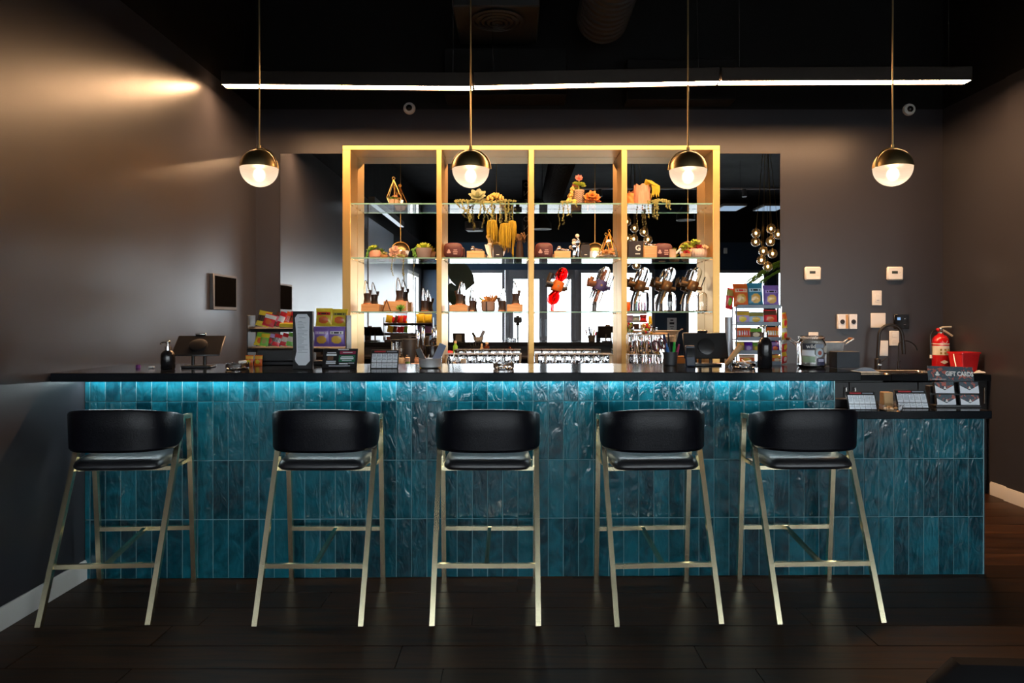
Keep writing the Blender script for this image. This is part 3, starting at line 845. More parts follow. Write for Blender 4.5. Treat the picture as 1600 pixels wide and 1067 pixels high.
GREEN, BROWN, WHITE_ = ('green_foil', (.16, .40, .05)), ('brown_foil', (.10, .04, .025)), ('white_print', (.8, .77, .74))
OLIVE, LEMON, SKY = ('olive_foil', (.28, .24, .06)), ('lemon_foil', (.85, .62, .04)), ('pale_blue_foil', (.45, .60, .68))
def bag(label, loc, w, h, d, cols, rx=0, rz=0, style=0, ry=0, cat='snack bag', grp=None, name='snack_bag'):
    o = bag_mesh(name, w, h, d, pal(*cols), style)
    o.location = loc; o.rotation_euler = (rx, ry, rz)
    return tag(o, label, cat, grp)

# ---- left rack
LR = 3.95; ls = LR / F
lr = thing('candy_rack', 'black tiered counter rack of candy and chips at the left', 'snack rack', onbar(462, LR) + Vector((0, 0, 0)), 0)
def lx(px): return (px - 462) * ls
MB().box((0, .045, .011), (.53, .13, .022), .004).build('base', M['carcass'], lr)
MB().box((lx(447), .02, .055), (.30, .10, .065), .004).build('riser', M['carcass'], lr)
for x in (lx(386.5), lx(541)): MB().box((x, .055, .150), (.006, .115, .26), .002).build('side_panel', M['carcass'], lr)
for z, yy in ((.088, .03), (.200, .075)):
    q = MB(); q.T = Matrix.Translation((0, yy, z)) @ Matrix.Rotation(R(20), 4, 'X'); q.box((0, 0, 0), (.535, .075, .005)); q.box((0, -.037, .008), (.535, .004, .018)); q.build('tray', M['carcass'], lr)
def lz(py): return (570.5 - py) * ls
lb = lr.location
cand = [(392, 413, 488, 513, (LEMON, ('brown_foil', BROWN[1]), ORANGE, DARK), 2, 'yellow and brown candy pouch at the left end of the upper candy tray', -.2),
        (404, 423, 493, 513, (REDF, WHITE_, ORANGE, DARK), 1, 'red candy pouch with a pale badge on the upper candy tray', -.25),
        (419, 429, 489, 513, (BROWN, ORANGE, WHITE_, LILAC), 2, 'brown and silver candy bar leaning in the upper candy tray', -.3),
        (427, 437, 488, 512, (REDF, WHITE_, ORANGE, WHITE_), 2, 'red and white candy bar leaning in the upper tray, left of two', -.3),
        (436, 446, 487, 511, (ORANGE, WHITE_, BROWN, REDF), 2, 'orange candy bar leaning in the upper tray beside the menu board', -.25),
        (445, 457, 488, 512, (REDF, ORANGE, BROWN, DARK), 2, 'dark red candy bar in the upper tray nearest the menu board', -.2),
        (394, 413, 525, 547, (LEMON, GREEN, ORANGE, BROWN), 1, 'yellow and green gummy bag at the left end of the lower tray', -.2),
        (404, 418, 526, 547, (GREEN, LEMON, OLIVE, DARK), 1, 'green gummy bag behind the yellow bag in the lower tray', -.1),
        (413, 425, 527, 548, (BROWN, LILAC, REDF, DARK), 1, 'dark brown candy bag at the middle of the lower tray', -.2),
        (424, 436, 528, 547, (REDF, WHITE_, ORANGE, DARK), 2, 'red and white candy bag in the lower tray, left of a pair', -.25),
        (435, 447, 526, 546, (REDF, CREAM, BROWN, WHITE_), 2, 'red and cream candy bag in the lower tray, right of a pair', -.25),
        (446, 458, 525, 546, (GREEN, CREAM, REDF, WHITE_), 2, 'green and cream candy bag in the lower tray nearest the menu board', -.2)]
for cand_i, (x0, x1, y0, y1, cols, st_, lab, ry) in enumerate(cand):
    w, h = (x1 - x0) * ls * 1.0, (y1 - y0) * ls * 1.02
    up = y1 < 520
    bag(lab, lb + Vector((lx((x0 + x1) / 2) - ry * h * .35 * -1, (.080 if up else .034) - .017 * (cand_i % 2), (.217 if up else .107))), w, h, .015, cols, R(-16), 0, st_, -ry, 'candy', 'candy on the left rack', 'candy_bag')
o = MB().box((0, 0, .012), (.095, .03, .024), .004).build('candy_box', C(*LEMON, .4)); o.location = lb + Vector((lx(446), .048, .212)); o.rotation_euler = (R(12), 0, 0)
tag(o, 'flat yellow candy box at the front of the upper tray', 'candy')
for x, lab in ((394, 'left of two small orange candy packs at the foot of the rack'), (408, 'right of two small orange candy packs at the foot of the rack')):
    bag(lab, lb + Vector((lx(x), -.045, 0)), .046, .058, .02, (ORANGE, YEL, LEMON, REDF), R(-8), 0, 1, 0, 'candy', 'orange packs at the foot of the rack', 'candy_pack')
for x0, x1, y0, y1, cols, lab in ((488, 513, 486, 513, (LEMON, REDF, ORANGE, DARK), 'yellow and red chips bag in the upper row beside the menu board'),
                                  (513, 538, 486, 512, (LEMON, OLIVE, ORANGE, DARK), 'yellow and black chips bag in the upper row against the gold post'),
                                  (489, 514, 513, 545, (PURP, LILAC, YEL, WHITE_), 'purple chips bag in the lower row beside the menu board'),
                                  (512, 538, 513, 545, (PURP, WHITE_, GOLD, DARK), 'purple chips bag in the lower row against the gold post')):
    h = (y1 - y0) * ls
    bag(lab, lb + Vector((lx((x0 + x1) / 2), 0.070 if y0 < 500 else .020, .216 if y0 < 500 else .103)), (x1 - x0) * ls * 1.05, h * (1.08 if y0 < 500 else .98), .03, cols, R(-8) if y0 < 500 else 0, 0, 0, 0, 'snack bag', 'chips bags on the left rack')

# ---- right rack
RR = 3.98; rs_ = RR / F
rr = thing('chips_rack', 'five tier grey wire rack of chips at the right of the bar', 'snack rack', onbar(1182, RR), 0)
def rx_(px): return (px - 1182) * rs_
tiers = [.004, .066, .141, .225, .322]
for k, z in enumerate(tiers):
    q = MB(); q.box((rx_(1184), .02, z), (.245, .085, .006), .001); q.box((rx_(1184), -.0235, z + .006), (.245, .004, .022), .001)
    q.build('tray', C('slate_grey_metal', (.16, .19, .23), .4, metal=.2), rr)
for x in (rx_(1149), rx_(1218.5)):
    for yy in (-.018, .058):
        MB().box((x, yy, .166), (.006, .006, .325)).build('post', M['greymetal'] if x < 0 else M['steel'], rr)
rb_ = rr.location
bags = [(1147, 1170, 4, .135, (ORANGE, CREAM, YEL, REDF), 0, 0, 'orange chips bag on the top tier of the right rack'),
        (1169, 1193, 4, .138, (TEAL, SKY, YEL, DARK), 0, 0, 'teal chips bag on the top tier of the right rack'),
        (1194, 1218, 4, .125, (PURP, LILAC, YEL, DARK), 0, 0, 'purple chips bag on the top tier of the right rack'),
        (1150, 1172, 3, .078, (LILAC, GOLD, LEMON, DARK), 1, 0, 'gold and lilac chips bag slumped on the second tier'),
        (1170, 1194, 3, .070, (SKY, OLIVE, GOLD, DARK), 1, 0, 'pale blue and olive chips bag slumped on the second tier'),
        (1194, 1215, 3, .082, (REDF, BROWN, ORANGE, DARK), 1, 0, 'dark red chips bag on the second tier'),
        (1150, 1174, 2, .066, (ORANGE, REDF, CREAM, WHITE_), 2, 0, 'orange and white snack bag at the left of the third tier'),
        (1172, 1192, 2, .064, (BROWN, GREEN, CREAM, ORANGE), 1, 0, 'brown and green snack bag at the middle of the third tier'),
        (1195, 1218, 2, .066, (ORANGE, YEL, REDF, WHITE_), 2, 0, 'orange and red snack bag at the right of the third tier'),
        (1150, 1164, 1, .060, (OLIVE, GOLD, LEMON, DARK), 1, 0, 'olive snack bag at the left end of the fourth tier'),
        (1163, 1177, 1, .060, (PURP, ('deep_violet_foil', (.10, .01, .30)), LILAC, DARK), 1, 0, 'violet snack bag on the fourth tier'),
        (1176, 1190, 1, .058, (OLIVE, GREEN, LEMON, DARK), 1, 0, 'olive and green snack bag behind the tall pump bottle'),
        (1204, 1219, 1, .060, (('deep_violet_foil', (.10, .01, .30)), LILAC, ORANGE, DARK), 1, 0, 'violet and orange snack bag at the right end of the fourth tier'),
        (1156, 1180, 0, .050, (ORANGE, CREAM, GOLD, BROWN), 1, 0, 'tan snack bag at the left of the bottom tier'),
        (1206, 1222, 0, .048, (ORANGE, GOLD, CREAM, BROWN), 1, 0, 'tan snack bag at the right of the bottom tier')]
for x0, x1, k, h, cols, st_, ry, lab in bags:
    bag(lab, rb_ + Vector((rx_((x0 + x1) / 2), .005, tiers[k] + .004)), (x1 - x0) * rs_ * 1.04, h, .038, cols, R(-9), 0, st_, 0, 'snack bag', 'snack bags on the right rack')
for k, (cols, h) in enumerate((((LEMON, ORANGE, REDF, DARK), .09), ((LEMON, WHITE_, REDF, DARK), .075), ((REDF, WHITE_, LEMON, DARK), .075), ((REDF, LEMON, WHITE_, GREEN), .07))):
    bag(('topmost yellow bag', 'second bag, yellow and white,', 'third bag, red and white,', 'lowest bag, red and yellow,')[k] + ' hanging at the right side of the rack',
        rb_ + Vector((rx_(1227), .012 + .002 * k, .205 - .066 * k)), .05, h, .03, cols, 0, R(35), 1, R(-8), 'candy', 'bags clipped to the right side of the rack', 'candy_bag')
bag('dark red and green bag seen edge on at the top left of the right rack', rb_ + Vector((rx_(1140), .02, .315)), .055, .12, .025, (REDF, OLIVE, GREEN, DARK), 0, R(30), 1, R(8), 'snack bag')
q = MB(); q.lathe([(.022, 0), (.022, .27), (.019, .27), (.019, .004), (.001, .004)], 20, close=False)
o = q.build('steel_tumbler', C('frosted_silver', (.50, .52, .56), .35, metal=.35)); o.location = onbar(1138.5, 3.97); tag(o, 'tall polished steel cylinder standing left of the right snack rack', 'cylinder')

# ---- menu board, signs and price cards
mb = thing('menu_board', 'tall black menu board with a long white sheet at the left', 'menu', onbar(474, 3.62), R(-6))
MB().box((0, 0, .149), (.104, .022, .298), .002).build('board', M['blackplastic'], mb)
sw, sh_ = .080, .262
MB().prism([(-sw / 2, -.1), (-sw / 2 + .004, -.113), (-.02, -sh_ / 2), (.018, -sh_ / 2), (sw / 2, -.108), (sw / 2 - .004, .03), (sw / 2 - .002, .112), (sw / 2 - .016, sh_ / 2), (-sw / 2 + .014, sh_ / 2), (-sw / 2, .112), (-sw / 2 + .007, .03), (-sw / 2 + .009, -.06)], -.0125, -.0112).build('sheet', M['paper'], mb).location = (0, 0, .152)
q = MB()
for k in range(22):
    z = .245 - k * .0075
    w = rnd.uniform(.03, .056) if k % 5 else .02
    q.box((-.025 + w / 2 if k % 5 else -.012, -.0128, z), (w, .0006, .0018))
q.box((0, -.0128, .264), (.034, .0006, .003))
q.build('print', M['greyprint'], mb)

def leaning(name, label, cat, loc, w, h, rz, lean, m, grp=None):
    t = thing(name, label, cat, loc, rz, grp)
    q = MB(); q.T = Matrix.Rotation(-lean, 4, 'X'); q.box((0, .004, h / 2), (w, .006, h), .0015); q.build('board', m, t)
    d = h * math.sin(lean) + .02
    q = MB(); q.T = Matrix.Translation((0, h * .8 * math.sin(lean) + .006, h * .78 * math.cos(lean))) @ Matrix.Rotation(R(14), 4, 'X'); q.box((0, .004, -h * .39), (w * .5, .004, h * .78)); q.build('strut', m, t)
    return t, Matrix.Rotation(-lean, 4, 'X')
t, T_ = leaning('promo_sign', 'black leaning sign with red, green and white lettering', 'sign', onbar(530, 3.66), .180, .112, R(3), R(22), M['blackplastic'])
def patch(name, x, z, w, h, m, par, TT, y=.0004):
    q = MB(); q.T = TT; q.box((x, y, z), (w, .0012, h)); return q.build(name, m, par)
patch('print', .038, .088, .082, .016, C('magenta_print', (.32, .02, .07), .6), t, T_)
patch('print', .036, .056, .084, .036, C('green_print', (.02, .16, .08), .6), t, T_)
q = MB(); q.T = T_
for x, z, w, h in ((.015, .105, .055, .005), (-.045, .088, .045, .005), (-.045, .076, .052, .010), (.038, .089, .05, .004), (.036, .066, .06, .004), (.036, .056, .068, .010), (.036, .044, .05, .004),
                   (-.045, .040, .05, .005), (-.046, .030, .05, .008), (.02, .027, .045, .008), (.06, .03, .03, .004), (.0, .015, .11, .004)):
    q.box((x, -.0008, z), (w, .0008, h))
q.build('print', M['paper'], t)
patch('print', -.05, .058, .03, .02, C('brown_print', (.16, .08, .04), .6), t, T_)
def price_card(label, loc, w, h, rz, lean=R(24)):
    t, T_ = leaning('price_card', label, 'price card', loc, w, h, rz, lean, M['blackplastic'], 'price cards on the counters')
    patch('header', -w * .18, h * .90, w * .40, h * .075, C('red_print', (.45, .04, .05), .6), t, T_)
    patch('header', w * .24, h * .90, w * .36, h * .06, M['greyprint'], t, T_)
    for zc, zh in ((.56, .46), (.17, .26)):
        for k in range(5): patch('print_cell', (k - 2) * w * .185, h * zc, w * .172, h * zh, M['paper'], t, T_)
    q = MB(); q.T = T_
    for k in range(5):
        for j in range(7):
            z = h * (.74 - j * .065) if j < 5 else h * (.25 - (j - 5) * .09)
            q.box(((k - 2) * w * .185 + rnd.uniform(-.02, .02) * w, -.0006, z), (w * rnd.uniform(.08, .14), .0008, h * .022))
    q.build('print', M['greyprint'], t)
    return t
price_card('price card in a black holder beside the small steel bowl', onbar(600, 3.66), .146, .106, R(2))

# ---- bowl with cards, pen cup
t = thing('steel_bowl', 'small polished steel bowl holding leaning cards', 'bowl', onbar(672, 3.72))
MB().lathe([(.040, 0), (.056, .006), (.060, .046), (.062, .05), (.057, .05), (.053, .012), (.001, .008)], 28, close=False).build('bowl', C('bowl_steel', (.70, .70, .70), .33, metal=.55), t)
o = MB().box((0, 0, .062), (.040, .006, .124), .002).build('blue_card', C('blue_grey_card', (.16, .20, .30), .4)); o.location = onbar(677, 3.73) + Vector((0, 0, .012)); o.rotation_euler = (R(-6), R(24), R(-10))
tag(o, 'long blue grey card leaning right in the steel bowl', 'card')
o = MB().box((0, 0, .05), (.03, .008, .10), .002).build('phone', M['blackplastic']); o.location = onbar(665, 3.73) + Vector((0, 0, .012)); o.rotation_euler = (R(-6), R(-26), 0)
tag(o, 'black case leaning left in the steel bowl', 'case')

pc = onbar(1047, 3.93)
t = thing('pen_cup', 'dark cup of pens and scissors beside the right tablet', 'pen cup', pc)
MB().lathe([(.034, 0), (.038, .004), (.042, .075), (.039, .075), (.035, .006), (.001, .005)], 20, close=False).build('cup', M['charcoal'], t)
def pen(label, dx, tiltx, tilty, col, r=.006, ln=.13, cat='pen', z=.01):
    q = MB(); q.lathe([(r * .4, 0), (r, .012), (r, ln * .8), (r * .8, ln * .82), (r * .7, ln)], 10)
    o = q.build('marker', C(*col)); o.location = pc + Vector((dx, 0, z)); o.rotation_euler = (tiltx, tilty, 0)
    tag(o, label, cat, 'pens in the cup')
pen('bright green marker upright in the pen cup', .018, 0, R(3), ('marker_green', (.02, .50, .06)), .009, .12)
pen('blue marker leaning left in the pen cup', .004, .05, R(-14), ('marker_blue', (.03, .14, .42)), .009, .115)
pen('navy marker leaning left behind the blue one in the pen cup', -.004, -.1, R(-10), ('marker_navy', (.012, .025, .09)), .010, .165)
pen('pink marker leaning right in the pen cup', .026, .05, R(12), ('marker_pink', (.6, .04, .18)), .007, .11)
pen('tan pencil leaning right in the pen cup', .012, -.1, R(8), ('pencil_tan', (.6, .38, .2)), .006, .165)
pen('black pen upright at the back of the pen cup', .0, -.12, R(-2), ('marker_black', (.01, .01, .012)), .006, .17)
sc = thing('scissors', 'scissors with dark red looped handles standing in the pen cup', 'scissors', pc + Vector((-.018, -.006, .012)), 0)
sc.rotation_euler = (0, R(-22), 0)
for k, dx in enumerate((-.020, .016)):
    q = MB(); q.tube([(dx + .016 * math.cos(a) , 0, .112 + .03 * math.sin(a)) for a in [2 * PI * i / 18 for i in range(18)]], .0045, 8, closed=True); q.build('handle', C('dark_red_plastic', (.10, .015, .02), .35), sc)
    q = MB(); q.prism([(dx * .2 - .005, 0), (dx * .2 + .004, 0), (dx * .5 + .005, .088), (dx * .5 - .005, .088)], -.0015 + k * .003, .0015 + k * .003); q.build('blade', M['steel'], sc)

# ---- sticker jar, tub, black box
jl = onbar(1268, 3.76)
t = thing('sticker_jar', 'clear glass jar covered with stickers before the metal tub', 'jar', jl, 0)
jr = .072
MB().lathe([(jr * .86, 0), (jr, .012), (jr, .125), (jr * .9, .142), (jr * .82, .148), (jr * .86, .152), (jr * .86, .166), (jr * .78, .168), (jr * .78, .148), (jr * .93, .122), (jr * .93, .016), (.001, .012)], 32, close=False).build('glass_body', M['realglass'], t)
MB().lathe([(jr * .89, .150), (jr * .92, .152), (jr * .92, .165), (jr * .3, .170)], 28).build('lid', M['realglass'], t)
def wrap(name, a0, a1, z0, z1, m, rr=jr + .0012, shape='rect'):
    q = MB()
    if shape == 'rect':
        q.surf(lambda u, v: (rr * math.cos(a0 + (a1 - a0) * u), rr * math.sin(a0 + (a1 - a0) * u), z0 + (z1 - z0) * v), 8, 2)
    else:
        ac, zc, ra_, rz_ = (a0 + a1) / 2, (z0 + z1) / 2, (a1 - a0) / 2, (z1 - z0) / 2
        q.surf(lambda u, v: (rr * math.cos(ac + ra_ * v * math.cos(2 * PI * u)), rr * math.sin(ac + ra_ * v * math.cos(2 * PI * u)), zc + rz_ * v * math.sin(2 * PI * u)), 16, 3, cu=True)
    return q.build(name, m, t)
D_ = R(1)
wrap('sticker', -150 * D_, -98 * D_, .098, .130, M['print'])
wrap('sticker', -152 * D_, -100 * D_, .066, .094, M['paper'])
wrap('sticker', -150 * D_, -98 * D_, .030, .062, C('sage_sticker', (.30, .42, .28), .5))
wrap('sticker', -97 * D_, -62 * D_, .058, .104, C('pale_blue_sticker', (.55, .66, .72), .5), jr + .0018, 'oval')
wrap('sticker', -88 * D_, -71 * D_, .068, .092, C('rust_sticker', (.42, .10, .06), .5), jr + .0024, 'oval')
wrap('sticker', -92 * D_, -52 * D_, .014, .052, C('ink_blue_sticker', (.03, .03, .07), .5))
wrap('sticker', -86 * D_, -60 * D_, .034, .048, C('lilac_sticker', (.50, .48, .62), .5), jr + .0022)
wrap('sticker', -60 * D_, -22 * D_, .078, .118, C('cream_sticker', (.68, .60, .52), .5), jr + .0016, 'oval')
wrap('sticker', -52 * D_, -20 * D_, .022, .076, M['paper'], jr + .0016, 'oval')
wrap('sticker', -98 * D_, -60 * D_, .106, .126, M['greyprint'])
o = text('lettering', 'wild', .028, t, (-.030, -jr * .92, .114), (R(90), 0, R(-26)), M['white'], .0004, bold=.0006)
tb = thing('metal_tub', 'oval galvanised metal tub with two raised handles behind the sticker jar', 'tub', onbar(1281, 3.97), 0)
MB().lathe([(.105, 0), (.112, .004), (.136, .122), (.142, .126), (.139, .130), (.131, .126), (.107, .010), (.001, .008)], 36, sy=.55, close=False).build('tub', C('galvanised_sheet', (.60, .59, .56), .42, metal=.2, var=.3, scale=30), tb)
for z in (.062, .070): MB().lathe([(.1235 + (z - .062) * .2, z - .003), (.1275 + (z - .062) * .2, z), (.1235 + (z - .062) * .2, z + .003)], 36, sy=.56, close=False).build('rib', M['galv'], tb)
for sx in (-1, 1):
    q = MB(); q.tube([(sx * .128, -.03, .112), (sx * .15, -.03, .130), (sx * .176, -.03, .146), (sx * .176, .03, .146), (sx * .15, .03, .130), (sx * .128, .03, .112)], .0035, 8); h_ = q.build('handle', M['galv'], tb)
    q = MB(); q.cyl((sx * .176, -.024, .146), (sx * .176, .024, .146), .008, n=10); q.build('grip', C('handle_wood', (.28, .12, .05), .5), h_)
bx_ = thing('black_box', 'plain dark box at the right end of the raised bar top', 'box', onbar(1322, 3.72), R(1))
MB().box((0, .02, .043), (.122, .09, .086), .002).build('box_body', C('slate_black_card', (.022, .026, .034), .6), bx_)

# ---- lowered worktop: price cards, dish, gift card display
def onlow(px, D): return Vector(((px - PX) * D / F, D, ZLOW - .001))
price_card('price card at the left on the lowered worktop beside the bar end', onlow(1349, 3.70), .150, .100, R(-3), R(22))
price_card('price card on the lowered worktop left of the gift cards', onlow(1428, 3.76), .168, .104, R(-2), R(24))
o = MB().box((0, 0, .022), (.10, .07, .044), .002).build('small_box', M['carcass']); o.location = onlow(1312, 3.84); tag(o, 'small black box against the bar end on the lowered worktop', 'box')
t = thing('glass_dish', 'small square glass dish of tan sweets between the two low price cards', 'dish', onlow(1391, 3.66))
q = MB(); q.T = Matrix.Rotation(R(45), 4, 'Z'); q.lathe([(.052, 0), (.056, .004), (.064, .034), (.060, .034), (.052, .006), (.001, .005)], 4, close=False); q.build('dish', M['realglass'], t)
for k in range(7):
    o = MB().ball((0, 0, 0), .009, 10, 6, (1.2, .9, .7)).build('sweet', M['kraft'] if k % 2 else C(*CREAM)); a = k * 2.4; rr2 = .004 + .0042 * k
    o.location = onlow(1391, 3.66) + Vector((rr2 * math.cos(a), rr2 * math.sin(a), .0125 + .005 * (k % 2)))
    tag(o, 'tan wrapped sweet lying in the square glass dish', 'sweet', 'sweets in the glass dish')
q = MB(); q.box((0, 0, .04), (.05, .05, .08), .003); o = q.build('card_box', M['kraft']); o.location = onlow(1385, 3.84); tag(o, 'small tan box behind the square glass dish', 'box')

def gift_pattern():
    m, t, p, N, L = nt('gift_card_pattern')
    tc = N.new('ShaderNodeTexCoord'); mp = N.new('ShaderNodeMapping'); L.new(tc.outputs['Object'], mp.inputs[0])
    w1 = N.new('ShaderNodeTexNoise'); w1.inputs['Scale'].default_value = 44; w1.inputs['Detail'].default_value = 0; w1.inputs['Distortion'].default_value = 1.6
    w2 = N.new('ShaderNodeTexNoise'); w2.inputs['Scale'].default_value = 52; w2.inputs['Detail'].default_value = 0; w2.inputs['Distortion'].default_value = 1.2
    L.new(mp.outputs[0], w1.inputs['Vector'])
    m2 = N.new('ShaderNodeMapping'); m2.inputs['Location'].default_value = (4, 9, 2); L.new(tc.outputs['Object'], m2.inputs[0]); L.new(m2.outputs[0], w2.inputs['Vector'])
    r1 = N.new('ShaderNodeValToRGB'); r1.color_ramp.interpolation = 'CONSTANT'
    r1.color_ramp.elements[0].color = (.035, .05, .075, 1); r1.color_ramp.elements[1].position = .5; r1.color_ramp.elements[1].color = (.03, .10, .11, 1)
    e = r1.color_ramp.elements.new(.58); e.color = (.035, .05, .075, 1)
    L.new(w1.outputs['Fac'], r1.inputs[0])
    r2 = N.new('ShaderNodeValToRGB'); r2.color_ramp.interpolation = 'CONSTANT'
    r2.color_ramp.elements[0].color = (0, 0, 0, 1); r2.color_ramp.elements[1].position = .63; r2.color_ramp.elements[1].color = (1, 1, 1, 1)
    L.new(w2.outputs['Fac'], r2.inputs[0])
    mx = N.new('ShaderNodeMix'); mx.data_type = 'RGBA'; L.new(r2.outputs[0], mx.inputs[0]); L.new(r1.outputs[0], mx.inputs[6]); mx.inputs[7].default_value = (.42, .09, .06, 1)
    L.new(mx.outputs[2], p.inputs['Base Color']); p.inputs['Roughness'].default_value = .4
    return m
M['gift'] = gift_pattern()
gd_ = 3.84
gs_ = gd_ / F
gc = thing('gift_card_display', 'gift card display with a patterned header and four card pockets', 'card display', onlow(1490, gd_), R(-1.5))
gz = lambda py: (633.5 - py) * gs_ 
q = MB(); q.box((.004, .05, .055), (.235, .05, .11), .003); q.build('stand', M['carcass'], gc)
MB().box((.004, -.004, .006), (.24, .07, .012), .002).build('foot', M['carcass'], gc)
MB().box((.004, .028, .155), (.10, .014, .12), .002).build('spine', M['carcass'], gc)
q = MB(); q.T = Matrix.Translation((-.010, .012, .178)) @ Matrix.Rotation(R(-12), 4, 'X') @ Matrix.Rotation(R(1.5), 4, 'Y'); q.box((0, 0, 0), (.245, .004, .079), .0008)
hd = q.build('header_panel', M['gift'], gc)
text('lettering', 'GIFT CARDS', .034, hd, (.036, .0092, .176), (R(78), R(1.5), 0), M['white'], .0005, bold=.0013, xs=.80)
def leaf_logo(par, x, y, z, s, m, rot=(R(78), 0, 0)):
    q = MB()
    for ang, ln in ((0, 1.0), (52, .62), (-52, .62)):
        a = R(ang); c_, s2 = math.cos(a), math.sin(a)
        pts2 = [(0, 0), (.28, .35), (.26, .7), (0, 1.0), (-.26, .7), (-.28, .35)]
        q.add([((px_ * c_ + pz_ * s2) * s * ln, (-px_ * s2 + pz_ * c_) * s * ln - s * .35, .0004) for px_, pz_ in pts2], [tuple(range(6))])
    o = q.build('logo', m, par, keep=True); o.location = (x, y, z); o.rotation_euler = rot
    return o
leaf_logo(hd, -.082, .0092, .176, .026, M['white'])
MB().box((-.075, .004, .148), (.075, .0012, .004)).build('print', M['white'], hd)
for x, z in ((-.056, .098), (.076, .098), (-.046, .028), (.080, .028)):
    d = MB(); d.T = Matrix.Translation((x, -.012, z)) @ Matrix.Rotation(R(-10), 4, 'X')
    d.box((0, .010, .004), (.108, .016, .062), .002); pk = d.build('card_pocket', M['carcass'], gc)
    e = MB(); e.T = d.T; e.box((0, .0005, .012), (.100, .002, .050)); cd_ = e.build('gift_cards', M['gift'], pk)
    e = MB(); e.T = d.T; e.prism([(-.05, -.024), (.05, -.024), (.05, .018), (.024, .004), (0, -.008), (-.024, .004), (-.05, .018)], -.0022, -.0008); e.build('card_front', M['paper'], pk)
    lg = leaf_logo(pk, x, -.0165, z + .004, .016, M['white'], (R(80), 0, 0))

# ================================================================== BACK COUNTER, RIGHT SIDE
def onback(px, D): return Vector(((px - PX) * D / F, D, ZB))
sk = thing('sink', 'stainless steel sink let into the back worktop', 'sink', ((SX0 + SX1) / 2, (SY0 + SY1) / 2, ZB))
q = MB(); a_, b_ = (SX1 - SX0) / 2, (SY1 - SY0) / 2
def rrect(a, b, r=.05, n=5):
    out = []
    for cx_, cy_, a0 in ((a - r, b - r, 0), (-a + r, b - r, 90), (-a + r, -b + r, 180), (a - r, -b + r, 270)):
        for k in range(n + 1):
            t_ = R(a0 + 90 * k / n); out.append((cx_ + r * math.cos(t_), cy_ + r * math.sin(t_)))
    return out
rings = [(a_ + .018, b_ + .018, .001), (a_ + .016, b_ + .016, .007), (a_ - .012, b_ - .012, .007), (a_ - .02, b_ - .02, -.004), (a_ - .03, b_ - .03, -.15), (a_ - .06, b_ - .06, -.165)]
n_ = 24; vs = []; fs = []
for a2, b2, z in rings: vs += [(x, y, z) for x, y in rrect(a2, b2)]
for i in range(len(rings) - 1): fs += [(i * n_ + k, i * n_ + (k + 1) % n_, (i + 1) * n_ + (k + 1) % n_, (i + 1) * n_ + k) for k in range(n_)]
fs.append(tuple((len(rings) - 1) * n_ + k for k in range(n_)))
q.add(vs, fs); q.build('basin', M['steel'], sk, keep=True)
o = MB().box((0, 0, .004), (.40, .30, .007), .002).build('drain_board', M['steel']); o.location = (SX1 + .03 + .2 - .02, 5.60, ZB + .0005); o.scale.x = .62; o.location.x = SX1 + .155
tag(o, 'flat steel drain tray right of the sink under the extinguisher', 'tray')
fa_ = thing('kitchen_faucet', 'black gooseneck kitchen tap at the back of the sink', 'tap', onback(1371, 5.90))
kx = 5.90 / F
pts = [(0, 0, .02), (0.004, 0, .14), (.012, 0, .26)]
for k in range(13):
    a = PI - PI * k / 12 * .97
    pts.append((.105 + .093 * math.cos(a), -.02 * k / 12, .285 + .093 * math.sin(a)))
pts += [(.204, -.024, .20)]
q = MB(); q.tube(pts, .0135, 12); q.build('neck', M['blackmatte'], fa_)
MB().cyl((.2, -.0235, .245), (.207, -.0245, .135), .0175, .0165, 14).build('spray_head', M['blackmatte'], fa_)
MB().lathe([(.03, 0), (.03, .008), (.024, .012), (.024, .09), (.016, .10)], 20).build('base', M['blackmatte'], fa_)
MB().cyl((.02, -.004, .06), (.075, -.012, .108), .006, .005, 10).build('lever', M['blackmatte'], fa_)
MB().box((.006, -.0245, .045), (.03, .004, .012), .001).build('badge', M['steel'], fa_)
ft = thing('filter_tap', 'thin black water tap curving to the right beside the gooseneck tap', 'tap', onback(1404, 5.92))
q = MB(); pts = [(0, 0, .0), (0, 0, .20), (.004, 0, .225), (.02, 0, .238)]
for k in range(9):
    a = R(95 - k * 10.5); pts.append((.055 + .105 * math.cos(a) + .0, 0, .145 + .100 * math.sin(a)))
q.tube(pts, .0058, 10); q.build('spout', M['blackmatte'], ft)
MB().lathe([(.018, 0), (.018, .006), (.011, .01), (.011, .06), (.008, .07)], 16).build('base', M['blackmatte'], ft)
MB().cyl((-.012, 0, .04), (.014, 0, .075), .005, n=8).build('lever', M['blackmatte'], ft)
cl = MB()
def cloth(u, v):
    return (.075 * (2 * u - 1), .06 * (2 * v - 1), .028 * (1 - (2 * u - 1) ** 4) * (1 - (2 * v - 1) ** 4) * (.75 + .25 * math.sin(9 * u + 4 * v)) + .001)
cl.surf(cloth, 12, 10); o = cl.build('dish_cloth', C('blue_cloth', (.05, .11, .24), .9)); o.location = onback(1351, 5.62) + Vector((0, 0, .012)); tag(o, 'crumpled blue cloth on the worktop left of the tap', 'cloth')
MB_ = MB().box((0, 0, .006), (.17, .13, .011), .003).build('drying_mat', C('pale_sponge', (.55, .62, .62), .9)); MB_.location = onback(1351, 5.62) + Vector((0, 0, 0)); tag(MB_, 'pale folded mat under the blue cloth', 'mat')
fe = thing('fire_extinguisher', 'red fire extinguisher standing at the right end of the worktop', 'fire extinguisher', onback(1469.5, 5.88))
RED = C('red_enamel', (.55, .008, .012), .25, coat=.5)
er = .066
MB().lathe([(er * .94, 0), (er, .008), (er, .235), (er * .93, .262), (er * .7, .285), (er * .36, .298), (er * .34, .31)], 28).build('tank', RED, fe)
